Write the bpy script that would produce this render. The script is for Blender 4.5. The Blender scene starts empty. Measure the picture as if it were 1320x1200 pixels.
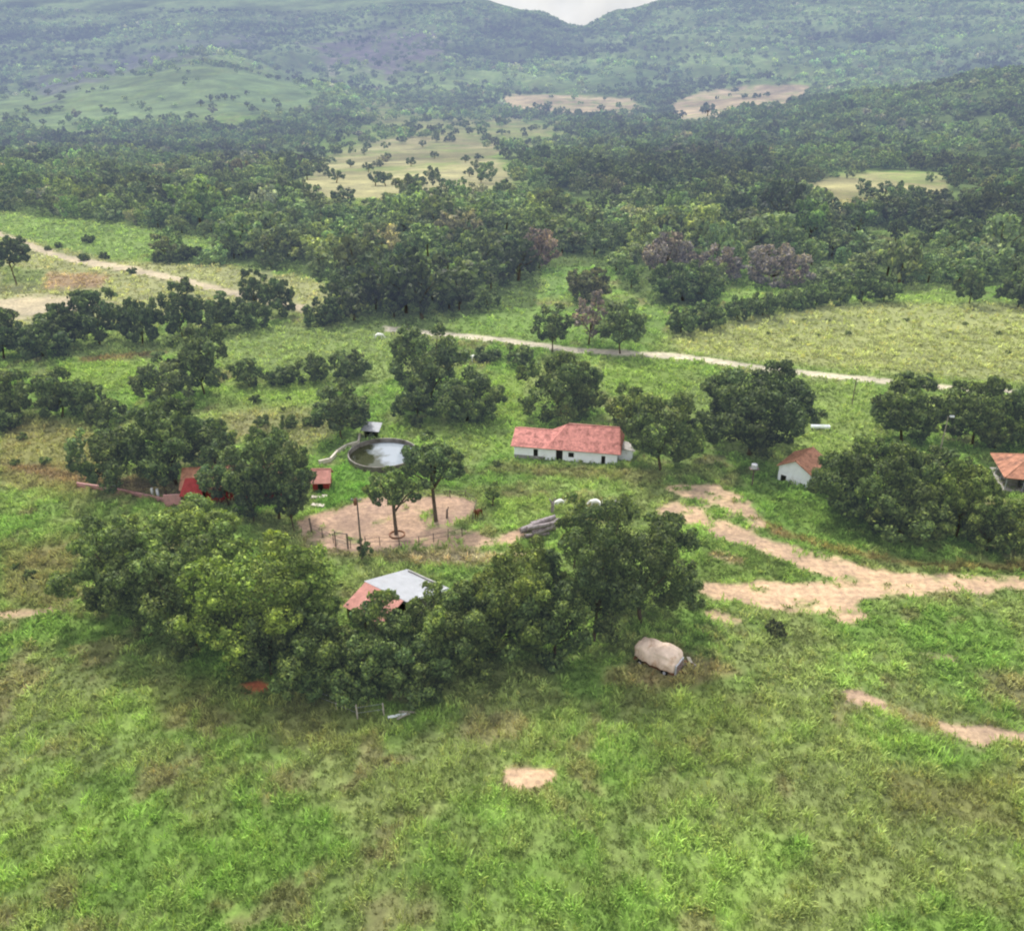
import bpy, bmesh, math, random
import numpy as np
from mathutils import Vector, Matrix, Euler

R = math.radians
random.seed(7)
scene = bpy.context.scene
col = scene.collection

# ------------------------------------------------------------------ camera
H = 66.0
PITCH = R(26.0)
F = 1110.0            # focal length in photo pixels (photo 1320 x 1200)
CX, CY = 660.0, 600.0
cP, sP = math.cos(PITCH), math.sin(PITCH)
cd = bpy.data.cameras.new("camera")
cd.sensor_fit = 'HORIZONTAL'
cd.sensor_width = 36.0
cd.lens = 36.0 * F / 1320.0
cd.clip_start = 0.5
cd.clip_end = 30000
cam = bpy.data.objects.new("camera", cd)
col.objects.link(cam)
cam.location = (0, 0, H)
cam.rotation_euler = (R(90) - PITCH, 0, 0)
scene.camera = cam

# ------------------------------------------------------------------ noise
def _hash(ix, iy, seed):
    h = (ix.astype(np.int64) * 374761393 + iy.astype(np.int64) * 668265263 + seed * 1274126177) & 0xFFFFFFFF
    h = ((h ^ (h >> 13)) * 1274126177) & 0xFFFFFFFF
    h = h ^ (h >> 16)
    return (h & 0xFFFFFF) / float(0xFFFFFF)

def vnoise(x, y, seed=0):
    x = np.asarray(x, float); y = np.asarray(y, float)
    ix = np.floor(x); iy = np.floor(y)
    fx = x - ix; fy = y - iy
    fx = fx * fx * (3 - 2 * fx); fy = fy * fy * (3 - 2 * fy)
    a = _hash(ix, iy, seed); b = _hash(ix + 1, iy, seed)
    c = _hash(ix, iy + 1, seed); d = _hash(ix + 1, iy + 1, seed)
    return (a * (1 - fx) + b * fx) * (1 - fy) + (c * (1 - fx) + d * fx) * fy

def fbm(x, y, octv=4, seed=0):
    s = 0; a = 0.5; t = 0
    for i in range(octv):
        s = s + a * vnoise(x * (2 ** i) + 17.3 * i, y * (2 ** i) - 9.1 * i, seed + i)
        t += a; a *= 0.55
    return s / t

def sstep(e0, e1, x):
    t = np.clip((x - e0) / (e1 - e0), 0, 1)
    return t * t * (3 - 2 * t)

# ------------------------------------------------------------------ terrain
def z_from_row(Y, y):
    v = (y - CY) / F
    return H - Y * (sP + v * cP) / (cP - v * sP)

NY = [0, 380, 600, 850, 1150, 1500, 1900, 2500, 3300, 4300, 5600, 7500, 9500]
# per column: image rows the surface passes at each distance of NY (from index 2 on)
COLS = {
    -300: [226, 205, 178, 152, 140, 130, 105, 60, 15, -30, -40],
    0:    [226, 203, 180, 150, 126, 116, 92, 60, 12, -30, -40],
    120:  [226, 203, 178, 145, 106, 99, 86, 60, 18, -25, -35],
    260:  [224, 202, 175, 135, 90, 80, 70, 48, 15, -22, -30],
    400:  [222, 200, 172, 145, 112, 112, 88, 55, 20, -12, -20],
    500:  [220, 198, 174, 155, 136, 116, 88, 52, 10, -14, -16],
    600:  [220, 197, 176, 158, 140, 112, 82, 48, 8, -4, 0],
    690:  [219, 195, 175, 158, 140, 113, 85, 52, 20, 16, 20],
    745:  [218, 194, 173, 158, 140, 113, 85, 58, 38, 36, 38],
    800:  [218, 192, 170, 156, 138, 110, 82, 50, 18, 14, 18],
    870:  [218, 190, 166, 154, 134, 106, 76, 40, 4, -4, 2],
    1000: [218, 188, 152, 141, 126, 104, 72, 30, -6, -14, -12],
    1150: [216, 176, 128, 128, 118, 96, 64, 24, -10, -20, -20],
    1320: [214, 166, 98, 108, 108, 88, 56, 18, -12, -24, -24],
    1620: [212, 158, 76, 98, 104, 80, 50, 12, -16, -28, -28],
}
_cx = sorted(COLS)
_U = np.array([(c - CX) / F * cP for c in _cx])
_Z = np.zeros((len(_cx), len(NY)))
for i, c in enumerate(_cx):
    for j in range(2, len(NY)):
        _Z[i, j] = z_from_row(NY[j], COLS[c][j - 2])
_NY = np.array(NY, float)

def hgt(X, Y):
    X = np.asarray(X, float); Y = np.asarray(Y, float)
    Ys = np.maximum(Y, 1.0)
    u = np.clip(X / np.maximum(Ys, 200), _U[0], _U[-1] - 1e-6)
    Yc = np.clip(Ys, 0, 9499)
    iu = np.clip(np.searchsorted(_U, u, side='right') - 1, 0, len(_U) - 2)
    iy = np.clip(np.searchsorted(_NY, Yc, side='right') - 1, 0, len(_NY) - 2)
    fu = (u - _U[iu]) / (_U[iu + 1] - _U[iu]); fu = fu * fu * (3 - 2 * fu)
    fy = (Yc - _NY[iy]) / (_NY[iy + 1] - _NY[iy])
    # cubic hermite along Y for smooth slopes
    def zz(k): return _Z[iu, k] * (1 - fu) + _Z[iu + 1, k] * fu
    k0 = np.clip(iy - 1, 0, len(_NY) - 1); k3 = np.clip(iy + 2, 0, len(_NY) - 1)
    z0, z1, z2, z3 = zz(k0), zz(iy), zz(iy + 1), zz(k3)
    d = _NY[iy + 1] - _NY[iy]
    m1 = np.where(iy > 0, (z2 - z0) / np.maximum(_NY[iy + 1] - _NY[k0], 1) * d, 0)
    m2 = (z3 - z1) / np.maximum(_NY[k3] - _NY[iy], 1) * d
    m1 = np.where(iy <= 1, 0, m1); m2 = np.where(iy <= 0, 0, m2)
    t = fy; t2 = t * t; t3 = t2 * t
    z = (2 * t3 - 3 * t2 + 1) * z1 + (t3 - 2 * t2 + t) * m1 + (-2 * t3 + 3 * t2) * z2 + (t3 - t2) * m2
    amp = sstep(450, 3500, Ys)
    rg = 1 - np.abs(2 * fbm(X / 620.0, Ys / 760.0, 4, 5) - 1)
    z = z + amp * (rg - 0.75) * 110 * np.clip(Ys / 4500, 0.2, 1.0) * (1 - 0.8 * sstep(3600, 4300, Ys))
    z = z + sstep(300, 900, Ys) * (fbm(X / 120, Ys / 120, 3, 9) - 0.5) * 8
    z = z + sstep(1500, 3200, Ys) * (1 - np.abs(2 * fbm(X / 230.0, Ys / 420.0, 4, 15) - 1) - .75) * 60 * (1 - 0.8 * sstep(3700, 4300, Ys))
    z = z + (fbm(X / 34.0, Ys / 34.0, 2, 3) - 0.5) * 0.7
    return z

def proj(X, Y, Z):
    depth = Y * cP + (H - Z) * sP
    down = (H - Z) * cP - Y * sP
    return CX + F * X / depth, CY + F * down / depth, depth

def unp(px, py):
    """photo pixel -> point on the ground"""
    dx = (px - CX) / F; v = (py - CY) / F
    dy = cP - v * sP; dz = -(sP + v * cP)
    lo, hi = 20.0, 11000.0
    for it in range(4):
        T = np.geomspace(lo, hi, 500 if it == 0 else 24)
        under = H + dz * T < hgt(dx * T, dy * T)
        k = int(np.argmax(under)) if under.any() else len(T) - 1
        k = max(k, 1)
        lo, hi = T[k - 1], T[k]
    return Vector((dx * hi, dy * hi, float(hgt(dx * hi, dy * hi))))

# ------------------------------------------------------------------ polygons in the photo, used to lay out the ground cover
def sdf(poly, x, y):
    """signed distance, negative inside (vectorised)"""
    P = np.array(poly, float)
    d = np.full(x.shape, 1e18); inside = np.zeros(x.shape, bool)
    n = len(P)
    for i in range(n):
        a = P[i]; b = P[(i + 1) % n]
        ex, ey = b - a
        wx, wy = x - a[0], y - a[1]
        t = np.clip((wx * ex + wy * ey) / (ex * ex + ey * ey + 1e-9), 0, 1)
        d = np.minimum(d, (wx - ex * t) ** 2 + (wy - ey * t) ** 2)
        c = ((a[1] > y) != (b[1] > y))
        with np.errstate(divide='ignore', invalid='ignore'):
            xi = a[0] + (y - a[1]) / (ey if abs(ey) > 1e-9 else 1e-9) * ex
        inside ^= c & (x < xi)
    d = np.sqrt(d)
    return np.where(inside, -d, d)

def strip(pts, w):
    up = [(x, y - w / 2) for x, y in pts]
    dn = [(x, y + w / 2) for x, y in pts]
    return up + dn[::-1]

P_ROAD = [(1620, 752), (1450, 744), (1320, 742), (1240, 741), (1180, 737), (1120, 733), (1080, 721), (1040, 708), (1000, 698), (960, 684),
          (925, 668), (895, 655), (870, 647), (845, 647), (842, 660), (870, 672), (900, 681), (920, 690), (965, 706), (1010, 723),
          (1050, 739), (1070, 747), (1010, 752), (960, 753), (905, 750), (900, 766), (950, 775), (985, 785), (1050, 790),
          (1090, 802), (1122, 797), (1102, 780), (1115, 769), (1180, 768), (1240, 766), (1345, 760), (1450, 763), (1620, 772)]
P_BLOB = [(855, 621), (900, 624), (945, 629), (960, 643), (975, 655), (985, 675), (970, 681), (950, 666), (925, 655), (900, 645), (860, 636)]
P_YARD = [(383, 674), (430, 656), (480, 640), (520, 638), (600, 639), (616, 650), (604, 668), (570, 680), (640, 690), (680, 680), (692, 690),
          (640, 702), (560, 706), (480, 711), (420, 707), (390, 694)]
P_TRACK = [(520, 699), (600, 693), (672, 688), (665, 704), (600, 711), (520, 713)]
P_B1 = [(1085, 890), (1110, 890), (1140, 905), (1142, 916), (1110, 912), (1090, 902)]
P_B2 = [(1205, 927), (1250, 934), (1320, 944), (1350, 948), (1350, 958), (1290, 957), (1265, 965), (1235, 955), (1215, 944)]
P_B3 = [(650, 992), (680, 990), (715, 991), (719, 1006), (700, 1017), (665, 1017), (650, 1008)]
P_B4 = [(903, 785), (935, 790), (957, 800), (948, 807), (915, 799)]
P_B5 = [(-30, 790), (0, 788), (50, 783), (92, 779), (92, 788), (50, 793), (0, 798), (-120, 806), (-260, 812), (-260, 802), (-120, 796)]
P_B6 = [(308, 880), (335, 879), (348, 884), (340, 892), (315, 890)]
P_B7 = [(1185, 842), (1225, 843), (1240, 850), (1230, 857), (1200, 852)]
P_MIDROAD = strip([(495, 424), (540, 429), (590, 433), (640, 438), (690, 445), (740, 452), (800, 455), (860, 459), (900, 463), (960, 472),
                   (1040, 482), (1130, 491), (1220, 500), (1345, 509), (1480, 518), (1650, 525)], 7)
P_FARROAD = strip([(-260, 262), (-140, 276), (-30, 296), (0, 303), (40, 317), (90, 335), (160, 346), (230, 361), (310, 380), (345, 390), (400, 400)], 9)
P_SAND = [(-30, 388), (0, 386), (40, 380), (90, 384), (150, 392), (110, 402), (60, 408), (0, 412), (-30, 412)]

SOIL = (0.56, 0.395, 0.29)
SOIL2 = (0.52, 0.33, 0.23)
SAND = (0.52, 0.44, 0.33)
DRY = (0.21, 0.20, 0.085)
G1 = (0.148, 0.226, 0.055)
VIV = (0.220, 0.310, 0.080)
OLV = (0.200, 0.232, 0.085)
MEAD = (0.235, 0.300, 0.115)
# soft colour zones: polygon, colour, strength, softness px, warp px
ZONES = [
    ([(0, 535), (120, 545), (150, 600), (110, 640), (60, 640), (0, 625)], (0.24, 0.22, 0.10), .85, 14, 10),
    ([(0, 600), (150, 640), (300, 650), (330, 640), (300, 625), (160, 618), (60, 605)], (0.24, 0.15, 0.10), .65, 5, 6),
    ([(0, 700), (110, 690), (90, 790), (0, 780)], (0.20, 0.18, 0.08), .7, 12, 12),
    ([(285, 520), (420, 515), (430, 560), (380, 590), (300, 560)], (0.26, 0.25, 0.13), .8, 10, 8),
    ([(80, 468), (210, 465), (225, 500), (180, 510), (90, 500)], VIV, .9, 6, 5),
    ([(60, 430), (500, 420), (520, 480), (480, 500), (200, 460), (80, 465)], MEAD, .9, 6, 5),
    ([(100, 462), (215, 452), (215, 457), (110, 468)], (0.22, 0.15, 0.08), .8, 2, 2),
    ([(270, 500), (410, 495), (420, 530), (330, 525), (280, 530)], VIV, .7, 8, 8),
    ([(480, 545), (650, 535), (660, 580), (600, 600), (480, 580)], VIV, .5, 8, 8),
    ([(590, 480), (670, 480), (680, 545), (600, 545)], VIV, .9, 8, 8),
    ([(780, 455), (900, 465), (900, 500), (860, 520), (780, 500)], VIV, .9, 8, 8),
    ([(590, 395), (700, 395), (850, 400), (850, 445), (700, 440), (590, 428)], (0.19, 0.28, 0.085), .9, 5, 4),
    ([(700, 345), (790, 345), (780, 375), (700, 385)], (0.20, 0.31, 0.10), .8, 5, 5),
    ([(880, 480), (1130, 495), (1130, 570), (1000, 590), (900, 570)], (0.21, 0.275, 0.09), .9, 8, 8),
    ([(860, 435), (960, 412), (1060, 395), (1200, 388), (1345, 392), (1345, 505), (1130, 486), (960, 466), (880, 456)], (0.31, 0.33, 0.15), .95, 5, 5),
    ([(1150, 378), (1260, 378), (1240, 392), (1160, 392)], VIV, .8, 4, 4),
    ([(900, 460), (1345, 496), (1345, 510), (900, 470)], (0.16, 0.24, 0.06), .6, 5, 3),
    ([(0, 275), (60, 283), (160, 290), (290, 315), (240, 330), (130, 332), (60, 318), (0, 300)], (0.21, 0.29, 0.10), .95, 3, 3),
    ([(0, 305), (150, 335), (300, 345), (420, 365), (440, 400), (300, 395), (150, 415), (0, 420), (-40, 380)], (0.33, 0.33, 0.18), .9, 4, 6),
    ([(60, 352), (140, 357), (130, 372), (60, 372)], (0.40, 0.25, 0.18), .7, 4, 5),
    ([(0, 340), (60, 350), (50, 365), (0, 370)], (0.17, 0.22, 0.08), .8, 4, 4),
    ([(415, 602), (450, 600), (480, 615), (475, 640), (430, 655), (408, 660)], (0.16, 0.29, 0.06), 1, 3, 3),
    ([(620, 640), (700, 640), (760, 660), (690, 670), (630, 665)], VIV, .7, 6, 6),
    ([(640, 595), (800, 605), (860, 612), (850, 625), (700, 615), (620, 608)], (0.21, 0.19, 0.09), .6, 5, 5),
    ([(985, 640), (1060, 650), (1200, 700), (1150, 715), (1040, 690)], G1, .8, 6, 6),
    ([(930, 640), (1000, 690), (1080, 715), (1200, 735), (1345, 738), (1345, 728), (1180, 724), (1060, 700), (1000, 678)], (0.26, 0.14, 0.07), .55, 3, 3),
    ([(385, 700), (520, 712), (700, 712), (700, 726), (540, 728), (400, 715)], (0.30, 0.24, 0.14), .7, 4, 4),
    ([(530, 716), (700, 714), (702, 720), (530, 722)], SAND, .6, 2, 3),
    ([(900, 690), (1000, 715), (1050, 745), (900, 748)], (0.15, 0.21, 0.06), .8, 6, 6),
    ([(915, 712), (960, 722), (955, 728), (915, 718)], SOIL, .6, 2, 2),
    ([(820, 850), (930, 855), (980, 900), (960, 1000), (860, 1000), (800, 900)], (0.21, 0.20, 0.085), .4, 25, 30),
    ([(180, 880), (420, 890), (520, 940), (420, 960), (220, 930)], (0.21, 0.19, 0.085), .45, 15, 25),
    ([(780, 860), (920, 850), (960, 868), (880, 885), (780, 880)], (0.32, 0.22, 0.13), .5, 6, 8),
    ([(1140, 905), (1205, 925), (1215, 945), (1130, 918)], SOIL2, .35, 4, 6),
    ([(1130, 990), (1320, 1000), (1320, 1070), (1150, 1050)], (0.22, 0.19, 0.085), .5, 20, 20),
]
HILLZ = [
    ([(-200, 150), (0, 118), (60, 100), (150, 85), (230, 78), (300, 84), (370, 100), (400, 120), (400, 145), (330, 152), (200, 165), (0, 162), (-200, 170)], (0.19, 0.26, 0.12), .95, 9, 22),
    ([(280, 95), (400, 88), (410, 135), (290, 150)], (0.16, 0.24, 0.11), .5, 6, 10),
    ([(650, 123), (740, 122), (815, 128), (832, 142), (770, 152), (700, 145), (652, 138)], (0.50, 0.40, 0.27), 1, 2, 3),
    ([(866, 134), (905, 119), (960, 111), (1040, 110), (1056, 117), (1015, 137), (935, 148), (905, 160), (868, 156)], (0.52, 0.41, 0.28), 1, 2, 3),
    ([(868, 152), (930, 152), (925, 160), (880, 162)], (0.42, 0.38, 0.26), .8, 2, 3),
    ([(385, 246), (400, 225), (440, 192), (520, 180), (640, 190), (660, 215), (640, 228), (675, 250), (650, 264), (520, 266), (400, 262)], (0.36, 0.33, 0.19), .95, 7, 18),
    ([(475, 140), (560, 145), (640, 150), (720, 160), (740, 185), (620, 185), (480, 175)], (0.36, 0.32, 0.18), .6, 6, 20),
    ([(1035, 240), (1060, 228), (1130, 223), (1222, 225), (1220, 262), (1150, 276), (1080, 276), (1034, 266)], (0.38, 0.35, 0.19), 1, 4, 8),
    ([(400, 60), (450, 42), (560, 42), (575, 70), (500, 100), (440, 80)], (0.21, 0.16, 0.21), .8, 9, 18),
    ([(420, 80), (432, 75), (432, 98), (424, 98)], (0.5, 0.4, 0.42), .5, 3, 2),
    ([(40, 105), (180, 65), (330, 42), (340, 55), (200, 85), (60, 125)], (0.15, 0.13, 0.19), .7, 10, 16),
    ([(0, 48), (70, 38), (90, 36), (80, 46), (0, 58)], (0.32, 0.38, 0.22), .5, 4, 4),
    ([(330, 20), (400, 15), (400, 28), (330, 32)], (0.30, 0.34, 0.2), .35, 6, 6),
    ([(700, 90), (860, 85), (880, 115), (720, 112)], (0.12, 0.20, 0.09), .5, 10, 10),
    ([(980, 60), (1320, 50), (1320, 100), (1100, 95)], (0.11, 0.17, 0.12), .4, 15, 15),
]
DIRT = [(P_ROAD, SOIL, 1, 3.2, 7), (P_BLOB, SOIL, .95, 3.5, 8), (P_YARD, (0.50, 0.345, 0.275), 1, 3.5, 6), (P_TRACK, SOIL, .7, 3, 5), (P_B1, SOIL, 1, 2, 4),
        (P_B2, SOIL, .95, 2.5, 5), (P_B3, SOIL, 1, 2, 5), (P_B4, SOIL, .8, 2.5, 5), (P_B5, SOIL, .8, 2.5, 3), (P_B6, (0.55, 0.17, 0.07), 1, 2, 3),
        (P_B7, SOIL, .55, 4, 5), (P_MIDROAD, (0.56, 0.50, 0.42), 1, 1.2, 1.2), (P_FARROAD, (0.56, 0.47, 0.36), 1, 1.5, 2.5), (P_SAND, (0.54, 0.45, 0.34), .9, 3, 5)]

def zone_mask(z, px, py, X, Y, scale):
    poly, c, st, soft, warp = z
    P = np.array(poly)
    bx = (px > P[:, 0].min() - 40) & (px < P[:, 0].max() + 40) & (py > P[:, 1].min() - 30) & (py < P[:, 1].max() + 30)
    m = np.zeros(px.shape)
    if bx.any():
        w = (fbm(X[bx] * scale, Y[bx] * scale, 3, 21) - 0.5) * 2 * warp
        d = sdf(poly, px[bx], py[bx]) + w + (0.4 if scale == 1 / 3.0 and poly is not P_MIDROAD else 0)
        m[bx] = (1 - sstep(-soft, soft, d)) * st
    return m

FOREST_EDGE = [(-60, 268), (0, 272), (60, 282), (160, 289), (240, 303), (300, 318), (262, 326), (190, 331), (200, 340), (300, 343), (380, 352), (430, 368),
               (436, 420), (480, 428), (560, 424), (600, 408), (690, 396), (700, 345), (790, 345), (800, 372), (840, 394),
               (925, 394), (925, 372), (1040, 372), (1050, 380), (1150, 375), (1180, 365), (1345, 372), (1345, -200), (-60, -200)]
GLADE = [([(500, 325), (585, 322), (600, 345), (540, 358), (490, 345)], 0, 1), ([(330, 205), (470, 160), (700, 160), (760, 190), (700, 235), (640, 262), (380, 250)], 0, 1), ([(930, 340), (1010, 345), (1000, 375), (935, 372)], 0, 1), ([(1060, 300), (1170, 290), (1190, 310), (1080, 322)], 0, 1), ([(200, 240), (300, 235), (330, 258), (240, 265)], 0, 1), ([(700, 262), (800, 258), (830, 275), (740, 285)], 0, 1)]
CLEAR = [(HILLZ[0], .96), (HILLZ[2], .95), (HILLZ[3], .985), (HILLZ[4], .95), (HILLZ[5], .93), (HILLZ[7], .98)]
SOFTCLEAR = [HILLZ[6], HILLZ[1], HILLZ[8], HILLZ[10]]

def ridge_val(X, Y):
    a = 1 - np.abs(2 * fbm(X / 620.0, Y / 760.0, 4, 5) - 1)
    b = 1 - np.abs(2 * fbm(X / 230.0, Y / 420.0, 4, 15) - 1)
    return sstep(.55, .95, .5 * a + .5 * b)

def forest_density(X, Y, Z):
    px, py, dp = proj(X, Y, Z)
    d = (sdf(FOREST_EDGE, px, py) < 0).astype(float)
    out = (px < -60) | (px > 1345)
    d[out & (Y > 330)] = 1
    sc = np.where(Y > 900, 1 / 160.0, 1 / 25.0)
    d *= 1 - .45 * sstep(1500, 2500, Y) * ridge_val(X, Y)
    for z, k in CLEAR:
        m = zone_mask((z[0], 0, 1, 2.5, z[4] * 1.5), px, py, X, Y, 1 / 60.0)
        d *= (1 - k * m)
    for z in GLADE:
        m = zone_mask((z[0], 0, 1, 5, 14), px, py, X, Y, 1 / 25.0)
        d *= (1 - 0.62 * m)
    for z in SOFTCLEAR:
        m = zone_mask((z[0], 0, 1, 5, z[4]), px, py, X, Y, 1 / 60.0)
        d *= (1 - 0.72 * m)
    return d

def ground_colour(X, Y, Z, dirt=True):
    px, py, dp = proj(X, Y, Z)
    n1 = fbm(X / 11, Y / 11, 5, 31)[..., None]
    n2 = fbm(X / 4.0, Y / 4.0, 4, 41)[..., None]
    n3 = fbm(X / 1.7, Y / 1.7, 3, 51)[..., None]
    g = np.array(G1); olv = np.array(OLV); br = np.array((0.215, 0.155, 0.098)); viv = np.array(VIV)
    c = g + (olv - g) * sstep(0.38, 0.62, n1)
    c = c + (viv - c) * 0.65 * sstep(0.50, 0.68, fbm(X / 8, Y / 8, 4, 61)[..., None])
    c = c + (br - c) * 0.52 * sstep(0.50, 0.64, n2) * sstep(0.48, 0.66, fbm(X / 7 + 5, Y / 7, 3, 71)[..., None])
    c = c * (0.80 + 0.4 * n3) * np.array((1.13, 1.18, 1.22))
    for z in ZONES:
        m = zone_mask(z, px, py, X, Y, 1 / 9.0)[..., None]
        c = c + (np.array(z[1]) * (0.8 + 0.4 * n2) - c) * m
    # forest floor & hills
    fd = np.zeros(X.shape)
    far = Y > 200
    if far.any():
        fd[far] = forest_density(X[far], Y[far], Z[far])
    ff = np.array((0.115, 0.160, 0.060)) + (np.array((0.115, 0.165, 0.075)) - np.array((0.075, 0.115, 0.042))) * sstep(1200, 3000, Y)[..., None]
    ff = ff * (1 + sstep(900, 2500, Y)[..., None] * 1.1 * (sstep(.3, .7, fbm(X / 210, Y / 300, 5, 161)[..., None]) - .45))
    ff = ff * (1 + sstep(1300, 2400, Y) * (1.1 * ridge_val(X, Y) - .45))[..., None]  # relief shade painted in: ridges lighter, gullies darker
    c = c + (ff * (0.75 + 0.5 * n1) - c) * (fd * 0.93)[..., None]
    for z in HILLZ:
        m = zone_mask(z, px, py, X, Y, 1 / 90.0)[..., None]
        nn = (0.5 * fbm(X / 45, Y / 45, 4, 81) + 0.5 * fbm(X / 160, Y / 200, 4, 82))[..., None]
        nn = sstep(.25, .75, nn)
        m = m * (0.45 + 0.55 * sstep(.30, .52, fbm(X / 26, Y / 34, 4, 191)))[..., None]
        c = c + (np.array(z[1]) * (0.6 + 0.75 * nn) - c) * m
    if dirt:
        for z in DIRT:
            m = (zone_mask(z, px, py, X, Y, 1 / 3.0) * np.where(Y < 190, dirt_wear(X, Y), 1))[..., None]
            st = (0.80 + 0.36 * fbm(X / 5.0, Y / 0.7, 3, 181))[..., None]
            c = c + (np.array(z[1]) * st * (0.82 + 0.36 * n2) * (0.9 + 0.2 * n3) - c) * m
    return c

def dirt_wear(X, Y):
    return 1 - 0.5 * sstep(.58, .74, fbm(X / 2.6, Y / 2.0, 4, 171))

def dirt_mask(X, Y, Z, zones=DIRT):
    px, py, dp = proj(X, Y, Z)
    m = np.zeros(X.shape)
    for z in zones:
        m = np.maximum(m, zone_mask(z, px, py, X, Y, 1 / 3.0))
    return m * np.where(Y < 190, dirt_wear(X, Y), 1)

# ------------------------------------------------------------------ mesh helpers
def np_mesh(name, V, Fq, cols=None, mat=None, smooth=False, cname='gcol'):
    V = np.asarray(V, np.float32); Fq = np.asarray(Fq, np.int32)
    k = Fq.shape[1]
    me = bpy.data.meshes.new(name)
    me.vertices.add(len(V)); me.vertices.foreach_set('co', V.ravel())
    me.loops.add(Fq.size); me.loops.foreach_set('vertex_index', Fq.ravel())
    me.polygons.add(len(Fq))
    me.polygons.foreach_set('loop_start', np.arange(0, Fq.size, k, dtype=np.int32))
    me.polygons.foreach_set('loop_total', np.full(len(Fq), k, np.int32))
    if smooth:
        me.polygons.foreach_set('use_smooth', np.ones(len(Fq), bool))
    me.update(calc_edges=True)
    if cols is not None:
        a = me.attributes.new(cname, 'FLOAT_COLOR', 'POINT')
        c4 = np.ones((len(V), 4), np.float32); c4[:, :3] = cols
        a.data.foreach_set('color', c4.ravel())
    if mat: me.materials.append(mat)
    return me

def link(name, me, parent=None, mat=None):
    o = bpy.data.objects.new(name, me)
    col.objects.link(o)
    if parent is not None: o.parent = parent
    if mat is not None and not me.materials: me.materials.append(mat)
    return o

def tag(o, label=None, cat=None, group=None, kind=None):
    if label: o['label'] = label
    if cat: o['category'] = cat
    if group: o['group'] = group
    if kind: o['kind'] = kind
    return o

def empty(name, loc, rz=0.0):
    o = bpy.data.objects.new(name, None)
    o.empty_display_size = 0.5
    o.location = loc; o.rotation_euler = (0, 0, rz)
    col.objects.link(o)
    return o

# ------------------------------------------------------------------ materials
def newmat(name):
    m = bpy.data.materials.new(name); m.use_nodes = True
    nt = m.node_tree; nt.nodes.clear()
    return m, nt, nt.nodes, nt.links

def N(nt, typ, **kw):
    n = nt.nodes.new(typ)
    for k, v in kw.items(): setattr(n, k, v)
    return n

def math_node(nt, op, a, b=None, clamp=False):
    n = nt.nodes.new('ShaderNodeMath'); n.operation = op; n.use_clamp = clamp
    for i, v in enumerate((a, b)):
        if v is None: continue
        if isinstance(v, (int, float)): n.inputs[i].default_value = v
        else: nt.links.new(v, n.inputs[i])
    return n.outputs[0]

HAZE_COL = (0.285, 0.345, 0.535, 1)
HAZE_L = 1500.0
def painted_haze_out(nt, shader):
    """valley haze painted on: glow mixed into the surface, growing with distance (world Y)"""
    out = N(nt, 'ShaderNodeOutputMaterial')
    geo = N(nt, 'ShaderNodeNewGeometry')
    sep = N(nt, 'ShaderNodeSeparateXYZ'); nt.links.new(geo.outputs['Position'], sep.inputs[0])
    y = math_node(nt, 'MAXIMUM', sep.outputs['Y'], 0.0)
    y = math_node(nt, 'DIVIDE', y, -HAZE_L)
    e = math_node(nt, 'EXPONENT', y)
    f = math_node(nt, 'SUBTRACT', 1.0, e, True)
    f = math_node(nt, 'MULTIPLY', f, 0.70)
    em = N(nt, 'ShaderNodeEmission'); em.inputs[0].default_value = HAZE_COL; em.inputs[1].default_value = 1.0  # bluish surface glow standing in for distant haze
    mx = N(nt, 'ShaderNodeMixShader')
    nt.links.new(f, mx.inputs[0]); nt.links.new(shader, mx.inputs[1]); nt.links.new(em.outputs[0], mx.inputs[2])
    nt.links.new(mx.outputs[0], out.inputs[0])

def mul_col(nt, a, b, fac=1.0):
    n = nt.nodes.new('ShaderNodeMix'); n.data_type = 'RGBA'; n.blend_type = 'MULTIPLY'
    n.inputs[0].default_value = fac
    for sock, v in ((n.inputs[6], a), (n.inputs[7], b)):
        if isinstance(v, tuple): sock.default_value = v
        else: nt.links.new(v, sock)
    return n.outputs[2]

def ramp(nt, fac, stops):
    n = nt.nodes.new('ShaderNodeValToRGB')
    cr = n.color_ramp
    while len(cr.elements) < len(stops): cr.elements.new(0.5)
    for e, (p, c) in zip(cr.elements, stops):
        e.position = p; e.color = c if len(c) == 4 else (*c, 1)
    nt.links.new(fac, n.inputs[0])
    return n.outputs[0]

def noise(nt, scale, detail=4, rough=0.6, vec=None, dist=0.0):
    n = nt.nodes.new('ShaderNodeTexNoise')
    n.inputs['Scale'].default_value = scale; n.inputs['Detail'].default_value = detail
    n.inputs['Roughness'].default_value = rough; n.inputs['Distortion'].default_value = dist
    if vec is not None: nt.links.new(vec, n.inputs['Vector'])
    return n.outputs['Fac']

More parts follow.
